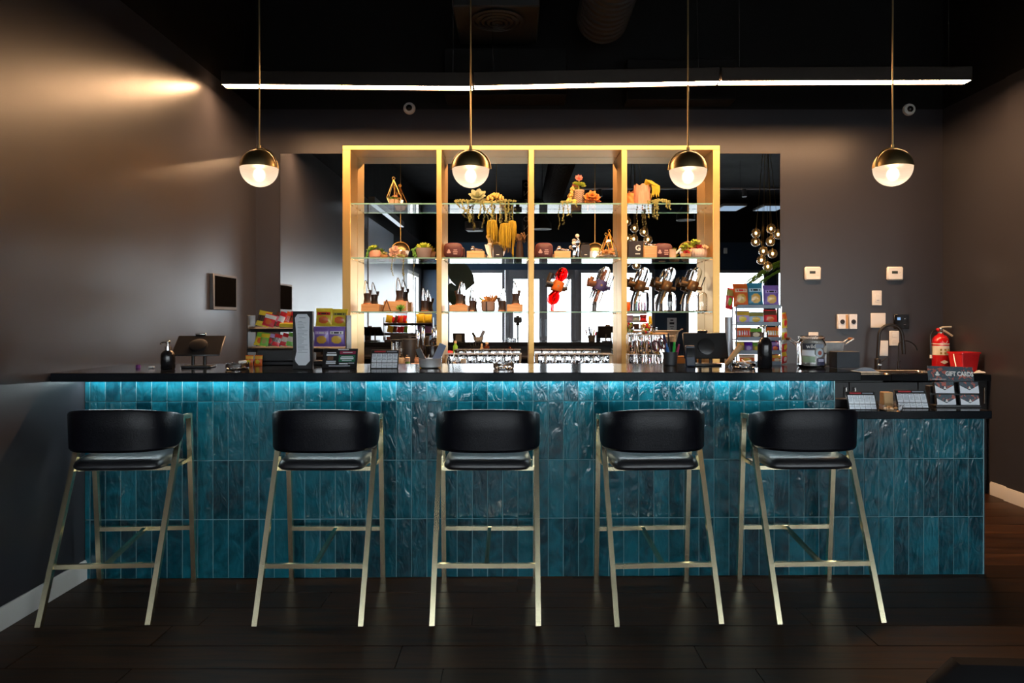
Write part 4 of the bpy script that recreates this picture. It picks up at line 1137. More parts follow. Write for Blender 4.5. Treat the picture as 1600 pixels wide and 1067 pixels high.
MB().lathe([(er + .0008, .128), (er + .0008, .225)], 28, close=False).build('label_wrap', C('label_cream', (.72, .68, .55), .5), fe)
MB().lathe([(er + .0014, .205), (er + .0014, .216)], 28, close=False).build('label_band', RED, fe)
q = MB()
for k in range(3):
    for j in range(2): q.box((-.03 + .03 * k, -er * (.9 if k != 1 else 1.0) - .0016, .145 + .028 * j), (.016, .002, .016))
q.build('print', C('label_print', (.35, .22, .05), .6), fe)
q = MB(); q.add([(-.034, 0, 0), (0, 0, -.017), (.034, 0, 0), (0, 0, .017)], [(0, 1, 2, 3)]); q.build('diamond_mark', M['white'], fe, keep=True).location = (-.008, -er - .0012, .072)
q = MB(); q.lathe([(.020, 0), (.020, .001)], 20); w_ = q.build('round_mark', M['white'], fe); w_.location = (0, -er - .0005 + .006, .245); w_.rotation_euler = (R(75), 0, 0)
MB().lathe([(.022, .305), (.022, .322), (.016, .335), (.016, .35)], 16).build('valve', M['steel'], fe)
MB().tube([(-.015, 0, .345), (.02, 0, .360), (.085, -.01, .362)], .008, 8).build('handle', C('brushed_nickel', (.68, .62, .50), .4, metal=.4), fe)
MB().tube([(0, 0, .345), (.045, -.01, .318), (.088, -.02, .285)], .0085, 8).build('squeeze_lever', C('brushed_nickel', (.68, .62, .50), .4, metal=.4), fe)
MB().ball((-.024, -.006, .338), .016, 12, 8).build('gauge', RED, fe)
MB().tube([(-.02, 0, .335), (-.062, 0, .325), (-.084, 0, .29), (-.083, 0, .2), (-.080, 0, .125)], .0075, 8).build('hose', M['blackplastic'], fe)
MB().cyl((-.080, 0, .128), (-.079, 0, .100), .009, .011, 10).build('nozzle', M['white'], fe)
rb2 = thing('red_bucket', 'square red plastic bucket right of the fire extinguisher', 'bucket', onback(1506, 5.54) + Vector((0, 0, .009)), R(9))
rb2.scale = (.80, .85, .96)
RP = C('red_plastic', (.62, .012, .016), .35)
q = MB(); n_ = 24; vs = []; fs = []
rings = [(.084, .066, .0), (.088, .07, .004), (.108, .088, .152), (.116, .096, .154), (.116, .096, .166), (.110, .090, .166), (.085, .067, .010), (.05, .04, .008)]
for a2, b2, z in rings: vs += [(x, y, z) for x, y in rrect(a2, b2, .025)]
for i in range(len(rings) - 1): fs += [(i * n_ + k, i * n_ + (k + 1) % n_, (i + 1) * n_ + (k + 1) % n_, (i + 1) * n_ + k) for k in range(n_)]
fs.append(tuple(k for k in range(n_))); fs.append(tuple((len(rings) - 1) * n_ + k for k in range(n_)))
q.add(vs, fs); q.build('pail', RP, rb2)
MB().box((.02, -.0815, .088), (.07, .004, .014), .001).build('label', M['paper'], rb2).rotation_euler = (R(-7), 0, 0)
q = MB(); q.tube([(-.112, .0, .148), (-.125, -.02, .12), (-.14, -.055, .06), (-.145, -.065, .04), (-.128, -.07, .035)], .0055, 8); q.build('bail', M['galv'], rb2)
cl = MB(); cl.surf(lambda u, v: (.05 * (2 * u - 1), .035 * (2 * v - 1), .018 * (1 - (2 * u - 1) ** 2) * (1 - (2 * v - 1) ** 4) + .006 * math.sin(8 * u) * math.sin(5 * v) + .004), 10, 8)
o = cl.build('white_cloth', C('white_cotton', (.72, .68, .62), .9)); o.location = onback(1530, 5.43) + Vector((0, 0, .0085)); o.scale = (.8, .55, 1); tag(o, 'small folded white cloth before the red bucket', 'cloth')
# ================================================================== THINGS ON THE GLASS SHELVES
SY_ = 5.865
SK = SY_ / F
def on(k, px, D=SY_): return Vector(((px - PX) * D / F, D, ZS[k] + .0004))
def hpx(n): return n * SK

def vaporizer(label, loc, rz=0, sc=1.0):
    t = thing('glass_top_vaporizer', label, 'vaporizer', loc, rz, 'vaporizers on the lowest glass shelf')
    t.scale = (sc, sc, sc)
    base = C('dark_brown_silicone', (.030, .018, .014), .45)
    q = MB(); q.lathe([(.036, 0), (.037, .006), (.033, .010), (.027, .045), (.031, .078), (.033, .088), (.024, .090)], 24, sy=.8); q.build('base', base, t)
    q = MB(); q.lathe([(.036, .0), (.0385, .004), (.036, .0085)], 24, sy=.8, close=False); q.build('foot_ring', C('copper_ring', (.30, .12, .06), .4, metal=.7), t)
    q = MB(); q.T = Matrix.Translation((-.004, 0, .086)) @ Matrix.Rotation(R(-6), 4, 'Y')
    q.lathe([(.026, 0), (.024, .03), (.014, .085), (.005, .112), (.0035, .108), (.012, .084), (.021, .03), (.023, .004)], 18, close=False); q.build('glass_cone', M['realglass'], t)
    q = MB(); q.cyl((.026, 0, .08), (.030, 0, .106), .010, n=12); q.cyl((.030, 0, .104), (.030, 0, .118), .012, n=12); q.build('cap_stub', base, t)
    q = MB(); q.tube([(-.004, 0, .088), (.004, .0, .14), (-.006, 0, .185)], .0035, 6); q.build('inner_tube', M['glass'], t)
    return t
def slab_block(label, x0, x1, y0, k, d=.09, rz=0, D=SY_):
    w = (x1 - x0) * D / F
    h = ((402, 317, 486)[(1, 0, 2).index(k)] - y0) * D / F
    h = ( (317, 402, 486.5)[k] - y0) * D / F
    o = MB().box((0, 0, h / 2), (w, d, h), .002).build('wood_riser', M['lightwood']); o.location = on(k, (x0 + x1) / 2, D); o.rotation_euler = (0, 0, rz)
    tag(o, label, 'wood block', 'wooden riser blocks'); return o, h
_, h = slab_block('wooden riser block at the left end of the lowest glass shelf', 566, 594, 475, 2)
vaporizer('vaporizer standing on the leftmost wooden block of the lowest shelf', on(2, 574) + Vector((0, 0, h)), R(-10))
_, h = slab_block('largest wooden riser block, behind the small green plant on the lowest shelf', 601, 636, 470.5, 2)
vaporizer('vaporizer on the wooden block behind the small green plant', on(2, 624) + Vector((0, .01, h)), R(-8))
vaporizer('vaporizer on the glass beside the second gold post, with no block under it', on(2, 664), R(-10))
_, h = slab_block('wooden riser block right after the second gold post on the lowest shelf', 703, 731, 476, 2)
vaporizer('vaporizer on the block right after the second gold post', on(2, 718) + Vector((0, 0, h)), R(170), 1.0)
vaporizer('vaporizer on the glass just left of the pot of air plants', on(2, 737.5), R(80))
vaporizer('vaporizer on the glass just right of the pot of air plants', on(2, 784), R(175))
_, h = slab_block('wooden riser block left of the middle gold post on the lowest shelf', 792, 817, 475.5, 2)
vaporizer('vaporizer on the block left of the middle gold post', on(2, 806) + Vector((0, 0, h)), R(-20))
ez = thing('folded_card', 'brown folded card tent before the largest wooden block', 'card', on(2, 604, 5.79))
for sg in (-1, 1):
    q = MB(); q.T = Matrix.Rotation(sg * R(20), 4, 'Y'); q.box((0, 0, -.05), (.006, .02, .10), .001); q.build('side', C('dark_brown_wood', (.12, .05, .02), .5), ez).location = (0, 0, .0955)

def leaf(q, base, d, up, ln, w, th=.004, curl=.3):
    """thick pointed leaf along direction d"""
    d = d.normalized(); sd = d.cross(up).normalized(); n = sd.cross(d).normalized()
    P_ = []
    for t_, ww in ((0, .35), (.35, .9), (.7, 1.0), (.9, .55), (1, .08)):
        c = base + d * ln * t_ + n * ln * curl * t_ * t_
        P_ += [c + sd * w * ww / 2 + n * w * .12, c - n * th * (1.2 - t_), c - sd * w * ww / 2 + n * w * .12, c + n * th * .5]
    fs = [(i * 4 + k, i * 4 + (k + 1) % 4, i * 4 + 4 + (k + 1) % 4, i * 4 + 4 + k) for i in range(4) for k in range(4)] + [(0, 1, 2, 3), (16, 17, 18, 19)]
    q.add(P_, fs)
def rosette(q, c, r, rings=3, n=7, face=(0, -.5, 1), w=.5, curl=.5, m=0):
    f_ = Vector(face).normalized(); a_ = f_.orthogonal().normalized(); b_ = f_.cross(a_)
    q.m = m
    for i in range(rings):
        k = n - i; el = .15 + .5 * i
        for j in range(k):
            an = 2 * PI * (j + .5 * i) / k
            d = (a_ * math.cos(an) + b_ * math.sin(an)) * math.cos(el) + f_ * math.sin(el)
            leaf(q, c, d, f_, r * (1 - .22 * i), r * w * (1 - .12 * i), r * .07, curl * .5)
def vine(q, pts, n=14, r=.005, m=0, stem=.0015):
    pts = [Vector(p) for p in pts]
    q.m = m
    q.tube(pts, stem, 5)
    for k in range(n):
        t_ = (k + .5) / n * (len(pts) - 1); i = int(t_); p = pts[i].lerp(pts[min(i + 1, len(pts) - 1)], t_ - i)
        o = Vector((rnd.uniform(-1, 1), rnd.uniform(-1, 1), rnd.uniform(-.6, .6))).normalized()
        q.ball(p + o * r * .9, r, 6, 4, (1, .8, 1.1))
LG = C('leaf_green', (.10, .26, .035), .5, var=.3); LY = C('leaf_lime', (.34, .42, .04), .5, var=.25); SG = C('sage_succulent', (.34, .36, .20), .55, var=.2)
YC = C('golden_succulent', (.58, .36, .08), .5, var=.25); PK = C('pink_succulent', (.55, .24, .17), .5, var=.25); OV = C('olive_vine', (.20, .20, .055), .55, var=.3)
MU = C('mustard_plant', (.50, .34, .015), .6, var=.3); OR = C('orange_succulent', (.62, .24, .05), .5, var=.25); SOIL = C('soil', (.03, .02, .012), .9)
def pot(t, prof, m, n=28, sy=1):
    MB().lathe(prof + [(prof[-1][0] * .9, prof[-1][1]), (prof[-1][0] * .86, prof[-1][1] - .008), (.001, prof[-1][1] - .008)], n, sy=sy, close=False).build('pot', m, t)

# lowest shelf plants
t = thing('small_succulent', 'small bright green succulent before the largest wooden block', 'plant', on(2, 626, 5.79)); q = MB()
rosette(q, Vector((0, 0, .02)), .045, 3, 8, (0, -.6, 1), .5, .5); q.tube([(0, 0, 0), (0, 0, .03)], .008, 8); q.build('leaves', LG, t)
t = thing('air_plant_pot', 'grey and brown pot of spiky air plants on the lowest shelf', 'plant', on(2, 762)); pot(t, [(.040, 0), (.050, .008), (.054, .04), (.054, .082)], C('taupe_ceramic', (.28, .20, .17), .4))
MB().box((-.008, -.0535, .04), (.012, .004, .08), .001).build('strap', C('dark_strap', (.03, .02, .02), .6), t)
q = MB()
for k in range(16):
    a = k * 2.4; leaf(q, Vector((.018 + .02 * math.cos(a), .016 * math.sin(a), .076)), Vector((math.cos(a) * .7, math.sin(a) * .5, 1.0)), Vector((0, 1, .1)), .055 + .012 * (k % 3), .012, .002, .2)
q.build('spiky_leaves', C('rust_air_plant', (.40, .17, .045), .6, var=.3), t)
q = MB(); rosette(q, Vector((-.03, -.01, .078)), .034, 2, 6, (-.3, -.5, 1), .6, .5); q.build('rosette', YC, t)
q = MB(); leaf(q, Vector((-.03, 0, .085)), Vector((-1, 0, .75)), Vector((0, 1, 0)), .06, .014); q.build('leaf', LG, t)

# hourglass water pipes
def hourglass(label, px, band, glass, lower, tint_rod, D=5.905, tilt=R(19), sc=1.0):
    t = thing('hourglass_pipe', label, 'water pipe', on(2, px, D), 0, 'tilted hourglass water pipes'); t.scale = (sc, sc, sc)
    cz = .215
    MB().lathe([(.075, 0), (.077, .004), (.06, .008)], 28, sy=.62).build('base_plate', band if lower == 'red' else M['darkmetal'], t)
    q = MB(); q.tube([(-.045, .03, .006), (-.038, .03, .10), (-.004, .03, cz)], .013, 4, sq=True); q.build('stand', M['darkmetal'] if lower != 'red' else M['redglass'], t)
    A = Matrix.Translation((0, 0, cz)) @ Matrix.Rotation(tilt, 4, 'Y')
    q = MB(); q.T = A; q.lathe([(.042, -.042), (.046, -.036), (.046, .036), (.042, .042)], 28); q.build('band', band, t)
    cap = [(.038, .04), (.041, .06), (.041, .118), (.036, .142), (.022, .158), (.004, .163)]
    if lower == 'red': cap = [(.020, .04), (.030, .056), (.046, .085), (.048, .11), (.040, .14), (.022, .158), (.004, .162)]
    q = MB(); q.T = A; q.shell(cap, 24, th=.004); q.build('upper_glass', glass, t)
    q = MB(); q.T = A; q.cyl((0, 0, .04), (0, 0, .135), .012, n=10); q.build('inner_tube', tint_rod, t)
    if lower:
        q = MB(); q.T = A; q.shell([(r, -z) for r, z in cap], 24, th=.004); q.build('lower_glass', glass, t)
        q = MB(); q.T = A; q.cyl((0, 0, -.04), (0, 0, -.14), .011, n=10); q.build('inner_tube', tint_rod, t)
    else:
        q = MB(); q.T = A; q.cyl((.004, -.02, -.04), (.004, -.02, -.155), .007, n=8); q.build('down_stem', M['brass'], t)
    q = MB(); q.T = A; q.cyl((.044, 0, -.006), (.082, 0, .0), .017, .014, 14); q.build('port', band if lower != 'red' else M['darkmetal'], t)
    q = MB(); q.T = A; q.cyl((.072, 0, .0), (.076, 0, .105), .0045, n=8); q.build('mouthpiece', M['darkmetal'], t)
    q = MB(); q.T = A; q.cyl((-.044, 0, 0), (-.098, 0, -.006), .020, .024, 14); q.cyl((-.088, 0, .0), (-.088, 0, .045 if lower != 'red' else .085), .016, .019, 12); q.build('bowl_arm', M['darkmetal'] if lower == 'red' else (C('orange_brown_plastic', (.34, .12, .04), .4) if lower else band), t)
    q = MB(); q.T = A @ Matrix.Translation((0, -.0465, 0)) @ Matrix.Rotation(R(90), 4, 'X'); q.lathe([(.009, 0), (.009, .001), (.006, .0012)], 14); q.build('emblem', C('bronze_emblem', (.34, .22, .09), .45, metal=.5), t)
    return t
hourglass('red glass hourglass water pipe with an orange band', 872, C('orange_enamel', (.72, .16, .02), .35), M['redglass_r'], 'red', M['redglass_r'])
hourglass('clear hourglass water pipe with a purple blue band', 939, C('indigo_enamel', (.07, .06, .20), .4), M['realglass'], 'clear', C('copper_rod', (.50, .16, .06), .35, metal=.4), sc=1.02)
BRN = C('bronze_band', (.14, .075, .03), .35, metal=.6)
hourglass('bronze banded water pipe at the left of the row of three', 1000, BRN, M['realglass'], None, M['glass'])
hourglass('bronze banded water pipe in the middle of the row of three', 1041, BRN, M['realglass'], None, M['glass'])
hourglass('bronze banded water pipe at the right of the row of three', 1082, BRN, M['realglass'], None, M['glass'])
for px, lb in ((1008, 'clear glass dome cup between the left and middle bronze pipes'), (1047, 'clear glass dome cup between the middle and right bronze pipes'), (1096, 'clear glass dome cup right of the bronze pipes')):
    t = thing('glass_dome', lb, 'glass cup', on(2, px, 5.80), 0, 'spare glass domes')
    MB().shell([(.045, .006), (.047, .05), (.047, .11), (.042, .142), (.025, .158), (.004, .163)], 28, th=.004).build('dome', M['realglass'], t)
    MB().lathe([(.042, 0), (.048, 0), (.049, .006), (.044, .008)], 28, close=False).build('rim', M['goldwire'], t)

# ---------------- middle shelf
t = thing('pink_pot_plant', 'round pinkish pot with green leaves trailing at the left of the middle shelf', 'plant', on(1, 586)); pot(t, [(.030, 0), (.046, .012), (.050, .04), (.044, .066)], C('pink_clay', (.55, .30, .22), .6))
q = MB(); rosette(q, Vector((-.018, 0, .07)), .055, 3, 8, (-.3, -.4, 1), .5, .5); vine(q, [(-.03, -.02, .07), (-.058, -.03, .05), (-.06, -.03, .01)], 14, .008); q.build('leaves', LG, t)
q = MB(); rosette(q, Vector((-.012, -.014, .085)), .035, 2, 6, (-.2, -.6, 1), .6, .5); q.build('lime_rosette', LY, t)
t = thing('orange_bowl_plant', 'small orange bowl plant beside the pinkish pot', 'plant', on(1, 600.5, 5.83)); pot(t, [(.022, 0), (.034, .012), (.036, .026)], C('orange_clay', (.62, .28, .10), .6))
q = MB(); rosette(q, Vector((0, 0, .028)), .035, 2, 7, (0, -.5, 1), .5, .5); q.build('leaves', OV, t)
t = thing('pink_rosettes', 'cluster of pink and cream succulent rosettes on the middle shelf', 'plant', on(1, 617, 5.82)); q = MB()
for cx, cz, r in ((-.014, .03, .038), (.022, .045, .032), (.004, .075, .030), (-.026, .062, .026)): rosette(q, Vector((cx, 0, cz)), r, 3, 8, (0, -1, .5), .55, .5)
q.tube([(0, .01, 0), (0, .01, .08)], .012, 8); q.build('rosettes', C('pale_pink_succulent', (.62, .40, .30), .5, var=.2), t)
q = MB(); vine(q, [(.02, -.01, .022), (.05, -.02, .022), (.075, -.02, .019)], 14, .009); q.build('moss', OV, t)
q = MB()
for x in (-.005, .085): vine(q, [(x, -.080, .012), (x + .004, -.092, -.006), (x - .006, -.090, -.10), (x + .006, -.090, -.155)], 20, .0045)
q.tube([(-.005, -.075, .012), (.03, -.03, .016), (.085, -.075, .012)], .002, 5)
q.build('trailing_vines', OV, t)
t = thing('grey_pot_plant', 'tapered grey pot with a lime rosette before the second gold post', 'plant', on(1, 662)); pot(t, [(.048, 0), (.052, .006), (.068, .075), (.070, .084)], C('grey_pink_concrete', (.34, .27, .25), .75))
q = MB(); rosette(q, Vector((0, 0, .085)), .066, 4, 10, (0, -.45, 1), .42, .5); q.build('rosette', LY, t)
q = MB()
for a in (0, 1, 2): vine(q, [(-.05, -.02, .085), (-.075 - .008 * a, -.03, .07), (-.075 + .012 * a, -.035, .01 + .005 * a)], 16, .008)
q.build('trailing_leaves', LG, t)
def terrarium(label, k, px, D, h, w, hang=True):
    t = thing('gold_terrarium', label, 'terrarium', on(k, px, D), R(18))
    zb = h * .26; e = .0035
    top_ = Vector((0, 0, h * .94))
    ring = [Vector((w / 2 * math.cos(a), w / 2 * math.sin(a), zb)) for a in [2 * PI * i / 5 - PI / 2 for i in range(5)]]
    bot = [Vector((w * .30 * math.cos(a), w * .30 * math.sin(a), .004)) for a in [2 * PI * i / 5 - PI / 2 for i in range(5)]]
    q = MB()
    for i in range(5):
        j = (i + 1) % 5
        for p, r_ in ((top_, ring[i]), ):
            q.cyl(p, r_, e, n=6)
        q.cyl(ring[i], ring[j], e, n=6); q.cyl(bot[i], bot[j], e, n=6); q.cyl(ring[i], bot[i], e, n=6)
        q.cyl(top_.lerp(ring[i], .38), top_.lerp(ring[j], .38), e * .9, n=6)
    q.tube([top_ + Vector((.011 * math.cos(a), 0, .012 + .011 * math.sin(a))) for a in [2 * PI * i / 14 for i in range(14)]], .003, 6, closed=True)
    q.build('wire_frame', M['goldwire'], t)
    q = MB()
    for i in range(1, 5):
        j = (i + 1) % 5
        q.add([top_.lerp(ring[i], .38), top_.lerp(ring[j], .38), ring[j], ring[i]], [(0, 1, 2, 3)])
    q.build('panes', M['glass'], t)
    q = MB(); q.add([b_ for b_ in bot] , [tuple(range(5))]); q.lathe([(w * .29, .005), (w * .36, zb * .7), (.001, zb * .8)], 10); q.build('sand', C('pale_gravel', (.52, .38, .26), .9, scale=200, var=.4), t)
    q = MB(); rosette(q, Vector((0, 0, zb * .75)), w * .30, 3, 7, (0, -.6, 1), .5, .5, 0); q.m = 1; rosette(q, Vector((.01, -.01, zb * 1.1)), w * .2, 2, 6, (0, -.6, 1), .5, .5, 1); q.build('succulent', [LG, PK], t)
    return t
terrarium('gold wire pyramid terrarium with a succulent on the top shelf', 0, 615, 5.85, .222, .125)
o = MB().box((0, 0, .014), (.02, .003, .028)).build('price_tag', M['paper']); o.location = on(0, 627, 5.765); o.rotation_euler = (0, R(18), 0); tag(o, 'white price tag at the foot of the top shelf terrarium', 'tag')
terrarium('gold wire pyramid terrarium beside the pendant reflection on the middle shelf', 1, 952, 5.895, .235, .15)
def case(label, px0, px1, D=SY_, sc=1.0):
    w = (px1 - px0) * D / F; h = hpx(23) 
    t = thing('carry_case', label, 'case', on(1, (px0 + px1) / 2, D) + Vector((0, 0, .0042)), 0, 'dark red carry cases'); 
    def f(u, v):
        a = 2 * PI * u; c_, s_ = math.cos(a), math.sin(a)
        e = .5
        x = (abs(c_) ** e) * (1 if c_ > 0 else -1); z = (abs(s_) ** e) * (1 if s_ > 0 else -1)
        pr = [(0, -.030), (.85, -.030), (.97, -.022), (1, 0), (.97, .022), (.85, .030), (0, .030)]
        r, y = pr[int(round(v * 6))]
        return (w / 2 * x * max(r, .001), y, h / 2 + h / 2 * z * max(r, .001))
    q = MB(); q.surf(f, 36, 6, cu=True); q.build('shell', C('oxblood_fabric', (.085, .022, .024), .5, var=.25, scale=60), t, angle=50)
    q = MB(); q.tube([f(k / 36, .5) for k in range(36)], .0035, 6, closed=True); q.build('zip', C('zip_red', (.24, .06, .06), .45), t)
    leaf_logo(t, -w * .22, -.0312, h * .40, .036, C('logo_pink', (.55, .36, .33), .6), (R(90), 0, 0))
    q = MB()
    for k, ww in enumerate((.03, .038, .032)): q.box((w * .14, -.0306, h * (.52 - .13 * k)), (ww, .001, .007))
    q.build('lettering', C('logo_pink', (.55, .36, .33), .6), t)
    return t
case('dark red carry case right after the second gold post', 694, 722)
case('dark red carry case right after the middle gold post', 837, 863)
case('dark red carry case in the right bay behind a glass mug', 1022, 1050, 5.90)
def glass_pipe(name, label, px, D=SY_, z=0, sc=1.0, lie=True):
    t = thing(name, label, 'pipe', on(1, px, D) + Vector((0, 0, z)), R(6), 'small glass pipes')
    q = MB()
    if lie:
        q.ball((-.028, 0, .020), .020, 14, 9, (1, .9, 1)); q.tube([(-.018, 0, .016), (.02, 0, .012), (.052, 0, .012)], [.012, .009, .008], 10)
    q.build('glass', M['realglass'], t)
    q = MB(); q.lathe([(.009, .034), (.013, .040), (.010, .042)], 12, (-.028, 0, 0), close=False); q.build('bowl_rim', C('white_glaze', (.75, .68, .6), .3), t)
    return t
_, h = slab_block('wooden riser block on the middle shelf in the second bay', 730, 757, 391, 1); glass_pipe('glass_pipe', 'glass pipe lying on the block in the second bay', 744, SY_, h)
_, h = slab_block('wooden riser block on the middle shelf in the third bay', 866, 891, 391, 1); glass_pipe('glass_pipe', 'glass pipe lying on the block in the third bay', 879, SY_, h)
_, h = slab_block('wooden riser block between the black box and a carry case', 1005, 1025, 384, 1, D=5.82); glass_pipe('glass_pipe', 'glass pipe on the block beside the black box in the right bay', 1014, 5.82, h)
t = thing('ceramic_pipe', 'white ceramic water pipe with a ring top on the middle shelf', 'pipe', on(1, 764, 5.84))
MB().lathe([(.020, 0), (.022, .01), (.014, .03), (.013, .10), (.020, .115), (.014, .125)], 18, (.006, 0, 0)).build('stem', C('cream_ceramic', (.68, .60, .50), .3), t)
q = MB(); q.prism([(-.036, .112), (.002, .112), (.004, .03), (-.006, .02), (-.02, .05)], -.012, .012); q.build('wing', M['white'], t)
q = MB(); q.tube([(.0 + .018 * math.cos(a), 0, .178 + .016 * math.sin(a)) for a in [2 * PI * i / 16 for i in range(16)]], .006, 8, closed=True); q.cyl((.006, 0, .12), (.0, 0, .165), .010, n=10); q.build('ring_top', C('gold_ceramic', (.62, .46, .25), .3), t)
def black_box(label, x0, x1, y0, D=SY_, G=False):
    w = (x1 - x0) * D / F; h = (402 - y0) * D / F
    t = thing('product_box', label, 'box', on(1, (x0 + x1) / 2, D), 0, 'black product boxes')
    MB().box((0, 0, h / 2), (w, .08, h), .002).build('carton', C('black_brown_card', (.022, .016, .014), .5), t)
    MB().box((w * (.12 if G else 0), -.0408, h * .25), (w * .32, .001, h * .05)).build('print', M['white'], t)
    if G: text('lettering', 'G', .062, t, (w * .14, -.0406, h * .58), (R(90), 0, 0), M['white'], .0004, bold=.002)
    return t
black_box('black box on the middle shelf left of the hanging yellow plants', 771, 785, 381)
black_box('black box with a glass pipe arm, left of the lit terrarium', 908, 921, 381)
black_box('larger black box with a white letter G in the right bay', 980.5, 1004, 375.5, G=True)
t = thing('glass_bubbler', 'clear glass bubbler with two round knobs on the middle shelf', 'pipe', on(1, 902, 5.84))
q = MB(); q.lathe([(.018, 0), (.020, .004), (.018, .09), (.014, .10), (.022, .12), (.024, .135), (.012, .155), (.008, .17)], 16, (.004, 0, 0)); q.build('body', M['realglass'], t)
for x, z in ((-.028, .125), (.0, .185)): MB().ball((x, -.004, z), .017, 12, 8, (1, .6, 1)).build('knob', C('white_glaze', (.75, .68, .6), .3), t)
q = MB(); q.tube([(-.02, 0, .118), (-.008, 0, .105), (.0, 0, .09)], .008, 8); q.tube([(.02, 0, .118), (.08, -.005, .122), (.098, -.005, .119)], .004, 8); q.build('arm', M['realglass'], t)
t = thing('glass_mug', 'cream glass mug with a slanted spout in the right bay', 'mug', on(1, 1051, 5.80)); MB().lathe([(.026, 0), (.028, .01), (.027, .066), (.029, .07), (.024, .07), (.023, .012), (.001, .01)], 18, close=False).build('cup', C('cream_glass', (.62, .46, .32), .25), t)
MB().cyl((.024, 0, .034), (.068, 0, .074), .009, .010, 10).build('spout', M['white'], t)
# hanging yellow plants
def hanging(label, px, ztop, zbot, w, n, D=5.80, name='hanging_plant'):
    x, z0 = (px - PX) * D / F, EYE + (PY - ztop) * D / F
    t = thing(name, label, 'plant', (x, D, ZS[0] - .0125), 0, 'yellow trailing plants under the top shelf')
    L_ = (zbot - ztop) * D / F
    q = MB(); q.tube([(0, 0, 0), (.004, 0, z0 - ZS[0] + .02)], .003, 6); vine(q, [(0, 0, -.002), (.004, 0, z0 - ZS[0] + .02)], 8, .006); q.build('stem', OV, t)
    q = MB(); zz = z0 - ZS[0] + .0125
    for k in range(n):
        a = k * 2.399; rr_ = w * .58 * math.sqrt((k + .5) / n); bx, by = rr_ * math.cos(a), rr_ * math.sin(a) * .6
        ln = L_ * rnd.uniform(.6, 1.0)
        q.tube([(bx * .25, by * .25, zz - .004), (bx * .8, by * .8, zz - .012), (bx, by, zz - ln * .35), (bx * 1.05 + rnd.uniform(-.01, .01), by, zz - ln)], [.003, .0045, .0045, .0012], 5)
    q.build('strands', MU, t)
    return t
hanging('left tassel of yellow plant hanging over the ceramic pipe', 769, 343, 378, .075, 26)
hanging('middle tassel of yellow plant, longest of the three', 789, 348, 388, .085, 30)
hanging('right tassel of yellow plant hanging by the middle gold post', 800, 344, 380, .06, 22, 5.84)
t = thing('twig_vase', 'tall dark vase with brown twisted twigs by the middle gold post', 'vase', on(1, 812, 5.88)); MB().lathe([(.030, 0), (.034, .02), (.028, .10), (.022, .135), (.026, .15), (.020, .15), (.016, .13)], 20, close=False).build('vase', C('dark_clay', (.045, .025, .018), .5), t)
q = MB()
for k in range(9): a = k * .7; q.tube([(0, 0, .12), (.02 * math.cos(a), .02 * math.sin(a), .18), (.045 * math.cos(a + .8), .03 * math.sin(a), .20 + .006 * (k % 4)), (.05 * math.cos(a + 1.6), .03 * math.sin(a), .16 + .012 * (k % 3))], .004, 5)
q.build('twigs', C('tan_twig', (.30, .16, .06), .7), t)
q = MB()
for k in range(5): q.tube([(-.03, 0, .19), (-.04 - .004 * k, 0, .23 - .01 * k), (-.055 - .002 * k, 0, .12 - .02 * k), (-.055, 0, .03 + .01 * k)], .0045, 5)
q.build('strands', MU, t)
t = thing('rosette_rocks', 'pale stones and brown rosettes around the middle shelf terrarium', 'succulents', on(1, 948, 5.778)); q = MB()
for k in range(6): q.ball((-.07 + .026 * k, rnd.uniform(-.006, .006), .0135), rnd.uniform(.012, .016), 8, 6, (1.1, .9, .8))
q.build('stones', C('pale_stone', (.52, .42, .34), .7, var=.25), t)
q = MB(); rosette(q, Vector((-.005, -.004, .034)), .045, 3, 9, (0, -.6, 1), .35, .5); rosette(q, Vector((.04, 0, .026)), .035, 2, 8, (.2, -.5, 1), .4, .5); q.build('rosettes', C('copper_succulent', (.42, .22, .08), .5, var=.3), t)
for px, m, lb, hh in ((967, C('grey_stone', (.10, .11, .10), .6), 'dark pointed cone by the right post of the third bay', .082), (973, C(*CREAM), 'cream pointed cone against the right post of the third bay', .058)):
    o = MB().lathe([(.013, 0), (.015, .006), (.010, hh * .6), (.002, hh)], 14).build('pointed_cone', m); o.location = on(1, px - 2.5 if px == 973 else px - 4, 5.80 if px == 967 else 5.83); tag(o, lb, 'cone')
t = thing('ribbed_planter', 'white ribbed planter with red and green succulents at the right', 'plant', on(1, 1090.5)); n_ = 36
q = MB(); prof = [(.052, 0), (.066, .010), (.076, .04), (.074, .066), (.070, .078), (.064, .078), (.060, .068), (.001, .068)]
def ribf(u, v):
    r, z = prof[int(round(v * 7))]; a = 2 * PI * u
    rb = 1 + (.03 * math.cos(18 * a) if 0 < z < .075 and r > .062 else 0)
    return (r * rb * math.cos(a), r * rb * .8 * math.sin(a), z)
q.surf(ribf, 108, 7, cu=True); q.build('pot', C('white_stone', (.66, .52, .44), .6), t)
q = MB(); rosette(q, Vector((0, -.01, .080)), .050, 4, 9, (0, -.6, 1), .5, .5); q.build('red_rosette', C('crimson_succulent', (.36, .015, .02), .5, var=.2), t)
q = MB()
for x, hh in ((-.028, .10), (.0, .085), (-.045, .07)):
    q.tube([(x * .5, 0, .07), (x, 0, .08 + hh * .6)], .003, 5)
    for j in range(3): rosette(q, Vector((x, -.004, .095 + hh * .25 * j)), .026, 1, 6, (0, -.5, 1), .55, .5)
q.build('green_sprigs', LY, t)
q = MB(); rosette(q, Vector((.048, -.03, .085)), .032, 3, 8, (.2, -.7, .8), .5, .5); q.build('cream_rosette', C('cream_succulent', (.68, .50, .32), .5), t)
t = thing('tan_bowl_plant', 'low tan bowl with green sprigs left of the white ribbed planter', 'plant', on(1, 1071.5, 5.80)); pot(t, [(.030, 0), (.042, .010), (.046, .034)], C('tan_clay', (.56, .34, .16), .6))
